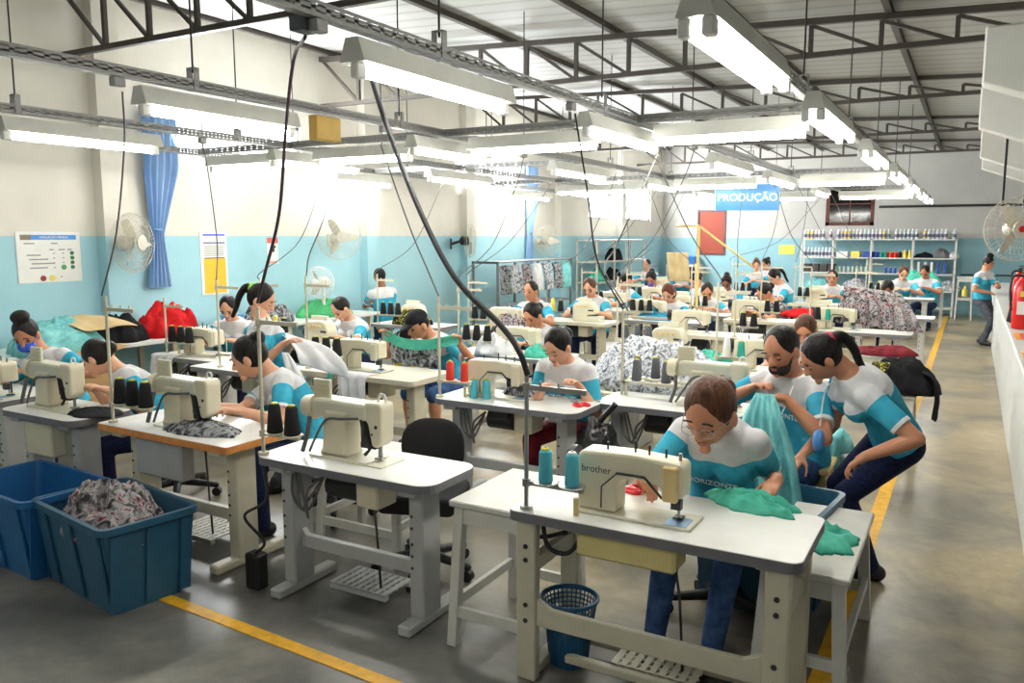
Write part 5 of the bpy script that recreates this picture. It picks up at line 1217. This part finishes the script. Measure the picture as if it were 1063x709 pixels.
ob('red_header', MB().box(XL+.006, XL+.009, 7.38, 7.56, 1.81, 1.88), M('pink_red', (220, 96, 84), .5), sg); ob('pictogram', MB().box(XL+.006, XL+.009, 7.44, 7.5, 1.7, 1.75).box(XL+.006, XL+.009, 7.47, 7.52, 1.75, 1.78), BLACK, sg); ob('red_footer', MB().box(XL+.006, XL+.009, 7.4, 7.54, 1.555, 1.585), M('pale_red', (232, 150, 140), .5), sg)
CUR = FAB('blue_curtain', [(.3, (112, 150, 200)), (.7, (160, 190, 224))], 3, 2, .3, stretch=(1, 1, .15))
def curtain(Y, label):
    mb = MB(); vs = []; nz, nw = 30, 48
    for i in range(nz+1):
        t = i/nz; z = 3.25-t*1.9
        w = .46 if t < .35 else .46-.3*min(1, (t-.35)/.35) if t < .72 else .16+.14*(t-.72)/.28
        sh = .0 if t < .3 else -.1*min(1, (t-.3)/.4)
        for j in range(nw+1): u = j/nw-.5; vs.append((XL+.07+.03*math.sin(u*34), Y+sh+u*w, z))
    mb.add(vs, [(i*(nw+1)+j, i*(nw+1)+j+1, (i+1)*(nw+1)+j+1, (i+1)*(nw+1)+j) for i in range(nz) for j in range(nw)], 0, True)
    o = ob('curtain', mb, CUR); ob('tieback', MB().tube([(XL+.03, Y-.17, 1.98), (XL+.13, Y-.1, 1.96), (XL+.03, Y-.02, 1.98)], .015), CUR, o); return tag(o, label, 'curtain')
curtain(5.86, 'blue curtain tied back beside the first bright left window'); curtain(14.3, 'blue curtain tied back beside the far left window')
fw = Proto(fan, .3, 'wall')
def put_fan(pr, px, py, X, rz, label): q = AX(px, py, X); return pr.put((q.x, q.y, q.z), rz, label, 'fan')
put_fan(fw, 137, 252, XL+.32, PI/2+.35, 'cream wall fan beside the tied blue curtain')
put_fan(fw, 352, 246, XL+.36, PI/2-.5, 'pale wall fan above the white desk fan')
put_fan(Proto(fan, .28, 'dark'), 487, 250, XL+.34, PI/2+.6, 'wall fan with black bracket behind the thick black cable')
put_fan(fw, 568, 250, XL+.34, PI/2-.5, 'wall fan right of the far blue curtain')
q = AX(332, 296, -7.1); df = Proto(fan, .2, 'desk', W_LAM); df.put((q.x, q.y, max(q.z, .88+.44)), -.3 + .5, 'white desk fan standing on the wall table', 'fan')
bf = Proto(fan, .34, 'none'); q = AY(1054, 238, 10.4); f_ = bf.put((q.x, q.y, q.z), .5, 'large fan hung by black straps above the fire extinguishers', 'fan')
for k, (dx, px) in enumerate(((-.13, 1042), (.1, 1055))): mb = MB().box(-.012, .012, -.004, .004, 0, roof_z(q.x)+.1-q.z-.3); o = ob('strap', mb, BLACK, f_); o.location = (dx, .05, .28)
ob('red_badge', MB().cyl((0, -.13, 0), (0, -.119, 0), .035, n=20), EXR, f_)
sn = ob('hanging_sign', MB().box(-.46, .46, -.05, .05, -.19, .19), M('sign_blue', (52, 112, 186), .45)); q = AY(775.5, 205, 12.4); sn.location = q; sn.rotation_euler.z = .3
tag(sn, 'blue hanging sign reading PRODUÇÃO over the centre of the hall', 'sign'); lettering('lettering', 'PRODUÇÃO', .155, W_LAM, sn, (0, -.052, -.005))
mb = MB()
for x in (-.4, .4): mb.cyl((x, 0, .19), (x, 0, 1.7), .004, n=6)
ob('hanging_wire', mb, DSTEEL, sn)
tag(ob('notice', MB().box(-.2, .2, -.01, 0, -.12, .12), THR_YEL, None, AY(817, 259, YB-.001)), 'small yellow notice on the blue back wall', 'notice')

# ---------------------------------------------------------------- along the left wall
wt = empty('long_table', (XL+.06, 3.7, 0)); ob('tabletop', MB().box(0, .68, 0, 5.0, .84, .88, 0, .005), W_LAM, wt)
for y in (.1, 1.7, 3.3, 4.8):
    for x in (.04, .58): ob('leg', MB().box(x, x+.06, y, y+.06, 0, .84), CREAM_FR, wt)
tag(wt, 'long white work table along the left wall', 'table')
heap('cloth_heap', (-7.1, 4.25, .881), .34, .42, .26, TEAL2, 'pale aqua cloth pile on the wall table behind masked woman', 'cloth', 51, 0, fold=.3, freq=5)
sheet('paper_pattern', [(-7.35, 4.45, 1.12), (-7.15, 4.5, 1.16), (-6.95, 4.55, 1.13), (-6.8, 4.6, 1.07)], (.05, .5, 0), TANC, 'tan paper pattern lying on the pale aqua pile', 'paper', 1, .015, grow=False)
bx_ = ob('cardboard_box', MB().box(-.22, .22, -.2, .2, 0, .44, 0, .004), CARD, None, (AY(84, 400, 4.25).x, 4.25, .45)); tag(bx_, 'open brown cardboard box behind the woman with black cloth', 'box')
mb = MB(); mb.add([(-.22, .2, .44), (.22, .2, .44), (.24, .33, .48), (-.24, .33, .48)], [(0, 1, 2, 3)]); ob('flap', mb, CARD, bx_)
lettering('box_lettering', 'Bonita', .075, M('box_print', (80, 56, 40), .7), bx_, (.02, -.202, .2))
bs_ = ob('box_stand', MB().box(-.24, .24, -.22, .22, .4, .449).box(-.22, -.18, -.2, -.16, 0, .4).box(.18, .22, -.2, -.16, 0, .4).box(-.22, -.18, .16, .2, 0, .4).box(.18, .22, .16, .2, 0, .4), CREAM_FR, None, (AY(84, 400, 4.25).x, 4.25, 0)); tag(bs_, 'low cream stand under the brown cardboard box', 'stand')
heap('jacket', (-7.22, 5.5, .881), .26, .34, .3, REDC, 'red jackets heaped on the wall table', 'clothing', 53, 0, fold=.6, freq=4)
heap('jacket', (-7.25, 4.95, .881), .24, .28, .24, BLACKC, 'black jacket with white stripes heaped beside the red jackets', 'clothing', 54, 0, fold=.5, freq=4)
bu = ob('basin', MB().lathe([(.1, 0), (.14, .14), (.15, .145), (.135, .14), (.09, .01)], 24), M('basin_blue', (92, 164, 206), .4), None, (-7.2, 6.35, .881)); tag(bu, 'light blue plastic basin on the wall table', 'basin')
heap('cloth', (-7.25, 6.95, .881), .26, .34, .22, PAT, 'grey printed cloth pile on the wall table', 'cloth', 55, fold=.5)
heap('cloth', (-7.25, 7.9, .881), .28, .4, .2, M('leaf_cloth', (70, 170, 110), .8), 'green cloth pile on the wall table near the desk fan', 'cloth', 56, fold=.5)
cr = Proto(crate, .45, .35, .3, M('yellow_plastic', (232, 206, 70), .45)); cr.put((-7.3, 9.05, .881) if False else (-7.25, 8.95, 0), 0, 'yellow crate on the floor past the wall table', 'crate')
heap('cloth', (-6.3, 8.5, ZTOP), .28, .18, .2, YP, 'black and yellow printed cloth by the standing man', 'cloth', 57, fold=.5)
# garment rack
gr = empty('garment_rack', (-6.9, 11.3, 0)); GP = M('rack_grey', (120, 122, 126), .4, .5)
mb = MB(); mb.box(-.25, .25, 0, .04, 1.45, 1.49); mb.box(-.25, .25, 2.76, 2.8, 1.45, 1.49); mb.box(-.25, .25, 0, 2.8, 1.46, 1.48); ob('top_shelf', mb, GP, gr)
for x in (-.25, .22):
    for y in (0, 1.4, 2.76): ob('post', MB().box(x, x+.03, y, y+.04, 0, 1.46), GP, gr)
ob('lower_shelf', MB().box(-.25, .25, 0, 2.8, .7, .72), GP, gr); tag(gr, 'grey steel garment rack with top shelf by the left wall', 'rack')
for i in range(7):
    y = 11.5+i*.38; sheet('hanging_garment', [(-6.66, y, 1.42), (-6.62, y, 1.3), (-6.6, y, 1.1), (-6.6, y, .95)], (.0, .3, 0), (PAT, PATL, PATR, WHITEC, PATL, PAT, TEAL2)[i], 'garment hanging on the grey rack, %s from its near end' % ('first', 'second', 'third', 'fourth', 'fifth', 'sixth', 'seventh')[i], 'clothing', 3, .03, grow=False, seed=i, group='garments on the rack', nw=20)
# white shelving beyond the rack
def shelving(name, x0, x1, y0, y1, zs, ups, axis, label, mat=WPAINT, top=None):
    r = empty(name); mb = MB(); top = top or zs[-1]
    for a in ups:
        for q in ((y0, y0+.03), (y1-.03, y1)) if axis == 'x' else ((x0, x0+.03), (x1-.03, x1)):
            if axis == 'x': ob('upright', MB().box(a-.02, a+.02, q[0], q[1], 0, top), mat, r)
            else: ob('upright', MB().box(q[0], q[1], a-.02, a+.02, 0, top), mat, r)
    for z in zs: ob('shelf', MB().box(x0, x1, y0, y1, z-.03, z), mat, r)
    return tag(r, label, 'shelving')
shelving('shelving_unit', -7.5, -7.0, 16.1, 19.0, (.3, .9, 1.35, 1.82), (16.12, 17.1, 18.1, 18.98), 'y', 'tall white shelving unit on the left wall beyond the fan')
heap('cloth', (-7.25, 16.6, .9), .18, .36, .28, TEAL, 'teal cloth stack on the white left wall shelving', 'cloth', 61, fold=.3)
for i, z in enumerate((.9, 1.35)): heap('bag', (-7.25, 17.6, z), .18, .34, .26, BLACKC, ('black bag on the middle board of left wall shelving', 'black bag on the upper board of left wall shelving')[i], 'bag', 63+i, fold=.3)
tp = sheet('paper_pattern', [AY(703, 262, 15.2), AY(704, 272, 15.2), AY(705, 282, 15.2), AY(706, 292, 15.2)], (.42, 0, 0), TANC, 'tan paper sheet hanging upright in the far centre', 'paper', 2, .02, grow=False)
ct = Proto(crate, .7, .36, .22, M('sky_blue_plastic', (60, 130, 200), .4)); ct.put((-7.3, YB-.42, 1.125), 0, 'blue tray on top of the white cabinet in the far left corner', 'tray')
tag(ob('storage_box', MB().box(0, .55, 0, .4, 0, .5, 0, .01), M('pale_grey_plastic', (206, 206, 204), .5), None, (-3.05, 6.72, 0)), 'pale grey box on the floor left of the grey cloth mound', 'box')
# yellow frame in the far centre
YF_ = M('yellow_frame_paint', (230, 206, 130), .5); p = AY(736, 330, 11.9)
fr = empty('overhead_frame', (p.x, 11.25, 0)); ob('pole', MB().cyl((0, 0, 0), (0, 0, 2.05), .02), YF_, fr)
mb = MB(); mb.tube([(-.32, 0, 2.04), (0, 0, 2.04)], .016); ob('left_arm', mb, YF_, fr); mb = MB(); mb.tube([(0, 0, 2.04), (.75, 0, 1.5)], .016); ob('right_arm', mb, YF_, fr)
ob('base', MB().cyl((0, 0, 0), (0, 0, .02), .15), YF_, fr); tag(fr, 'tall pale yellow pole frame with sloping arm, far centre', 'frame')

# ---------------------------------------------------------------- back shelving with its contents
ux = [AY(px, 248, 21.85).x for px in (833.5, 866, 905.5, 948.5, 993)]
shelving('shelving_unit', ux[0]-.03, ux[-1]+.03, 21.7, 22.1, (.2, .6, 1.0, 1.38, 1.83), ux, 'x', 'long white shelving unit with bottles against the back wall')
def bottle(c1):
    o = ob('bottle', MB().lathe([(.035, 0), (.04, .01), (.04, .15), (.03, .18), (.016, .2)], 12), c1); ob('cap', MB().cyl((0, 0, .2), (0, 0, .235), .02, n=10), W_LAM, o); ob('sticker', MB().lathe([(.0408, .04), (.0408, .12)], 12), M('label_print', (112, 108, 126), .5, var=.6, scale=30), o); return o
BP = [Proto(bottle, M('bottle_%d' % i, c, .4)) for i, c in enumerate(((222, 222, 226), (196, 206, 222), (206, 190, 196), (188, 214, 216), (226, 196, 110)))]
n = 0; x = ux[0]+.06
while x < ux[-1]-.04:
    k = random.choice((0, 0, 1, 2, 3)) if not (.15 < (x-ux[0])/(ux[-1]-ux[0])*4 % 1 < .3) else 4
    if random.random() > .08: BP[k].put((x, 21.8+.03*random.random(), 1.831), random.random()*6, '%s bottle in the row on top of the back shelving' % ('white', 'pale blue', 'pinkish', 'pale green', 'yellow')[k], 'bottle', '%s bottles on top of the back shelving' % ('white', 'pale blue', 'pinkish', 'pale green', 'yellow')[k])
    x += .088
for i in range(9): BP[(0, 1, 3)[i % 3]].put((ux[0]+.08+i*.085, 21.8, 1.381), i, '%s bottle on the second board of the left shelving bay' % ('white', 'pale blue', 'pale green')[i % 3], 'bottle', '%s bottles in the left bay' % ('white', 'pale blue', 'pale green')[i % 3])
cols = ['blue', 'blue', 'blue', 'teal', 'teal', 'teal', 'red', 'red', 'red', 'red', 'red', 'black', 'white', 'yellow', 'grey', 'yellow', 'aqua']
seen = {}
for i, c in enumerate(cols):
    put_cone(c, (ux[2]+.06+i*.053, 21.85-(i % 2)*.06, 1.381), '%s thread cone on the second board, third bay of back shelving' % c, '%s cones on the back shelving' % c)
BXM = [W_LAM, THR_YEL, THR_BLUE]
for i, (a, w) in enumerate(((.08, .26), (.42, .2), (.68, .22))): tag(ob('box', MB().box(0, w, 0, .25, 0, .14, 0, .005), BXM[i], None, (ux[1]+a, 21.76, 1.381)), '%s box on the second board of the back shelving' % ('white', 'yellow', 'blue')[i], 'box')
heap('cloth', (ux[3]+.25, 21.9, 1.381), .22, .15, .12, BLACKC, 'dark cloth on the right bay of the back shelving', 'cloth', 71)
heap('cloth', (ux[3]+.6, 21.9, 1.381), .2, .15, .22, M('grey_cloth', (108, 108, 112), .8), 'grey cloth pile on the right bay of the back shelving', 'cloth', 72)
heap('cloth', (ux[3]+.87, 21.9, 1.381), .12, .14, .15, WHITEC, 'white cloth pile on the right bay of the back shelving', 'cloth', 73)
for i in range(8): tag(ob('jar', MB().lathe([(.035, 0), (.038, .01), (.038, .13), (.03, .15)], 12), M('jar_glass', (170, 186, 176), .2), None, (ux[1]+.08+i*.1, 21.82, 1.001)), 'small pale jar on the third board, second bay', 'jar', 'jars on the back shelving')
for i in range(4): put_cone('blue', (ux[2]+.35+i*.1, 21.82, 1.001), 'blue thread cone on the third board, third bay of back shelving', 'blue cones on the third board')
for i in range(5): tag(ob('binder', MB().box(0, .05, 0, .22, 0, .28, 0, .003), W_LAM if i < 3 else THR_BLUE, None, (ux[3]+.12+i*.14, 21.76, 1.001)), '%s folder standing on the third board, right bay' % ('white' if i < 3 else 'blue'), 'folder', '%s folders on the back shelving' % ('white' if i < 3 else 'blue'))
for i in range(4): tag(ob('box', MB().box(0, .16, 0, .25, 0, .2, 0, .004), M('dark_box', (66, 62, 60), .6), None, (ux[0]+.06+i*.2, 21.76, 1.001)), 'dark box on the third board of the left bay', 'box', 'dark boxes on the back shelving')
for i, (a, mt_) in enumerate(((.1, TEAL2), (1.0, PATL), (2.0, WHITEC), (3.0, PATL))): heap('cloth', (ux[0]+a+.3, 21.9, .6), .3, .15, .24, mt_, '%s on the low board of the back shelving' % ('pale aqua cloth', 'left grey printed cloth', 'white cloth', 'right grey printed cloth')[i], 'cloth', 80+i)
heap('cloth_heap', (.58, 11.15, .9), .19, .3, .34, BLACKC, 'black cloth heap on the ledge behind the fire extinguishers', 'cloth', 91, fold=.4)
tag(ob('bottle', MB().lathe([(.05, 0), (.055, .02), (.055, .14), (.02, .2), (.02, .24)], 12), THR_YEL, None, (-.1, 21.15, .53)), 'yellow bottle on the low rail of the tall white stool', 'bottle')

# ---------------------------------------------------------------- light
w = bpy.data.worlds.new('world'); sc.world = w; w.use_nodes = True
w.node_tree.nodes['Background'].inputs[0].default_value = (.9, .95, 1, 1); w.node_tree.nodes['Background'].inputs[1].default_value = 1.0
def area(name, loc, rot, sx, sy, pw, c=(1, 1, 1)):
    l = bpy.data.lights.new(name, 'AREA'); l.shape = 'RECTANGLE'; l.size = sx; l.size_y = sy; l.energy = pw; l.color = c
    o = bpy.data.objects.new(name, l); o.location = loc; o.rotation_euler = rot; col.objects.link(o); return o
area('window_light', (XL+.05, 7.0, 3.0), (0, -PI/2-.3, 0), .5, 2.0, 120, (.95, .98, 1))
area('window_light', (XL+.05, 19.2, 2.8), (0, -PI/2-.1, 0), .8, 3.8, 260, (.97, .98, 1))
area('window_light', (XL+.05, 12.8, 2.95), (0, -PI/2-.3, 0), .5, 2.2, 120, (.95, .98, 1))
sc.view_settings.view_transform = 'Standard'; sc.view_settings.look = 'None'; sc.view_settings.exposure = 1.0; sc.view_settings.gamma = 1
sc.cycles.use_denoising = True; sc.cycles.max_bounces = 8; sc.cycles.diffuse_bounces = 4; sc.cycles.sample_clamp_indirect = 6; sc.cycles.use_light_tree = True
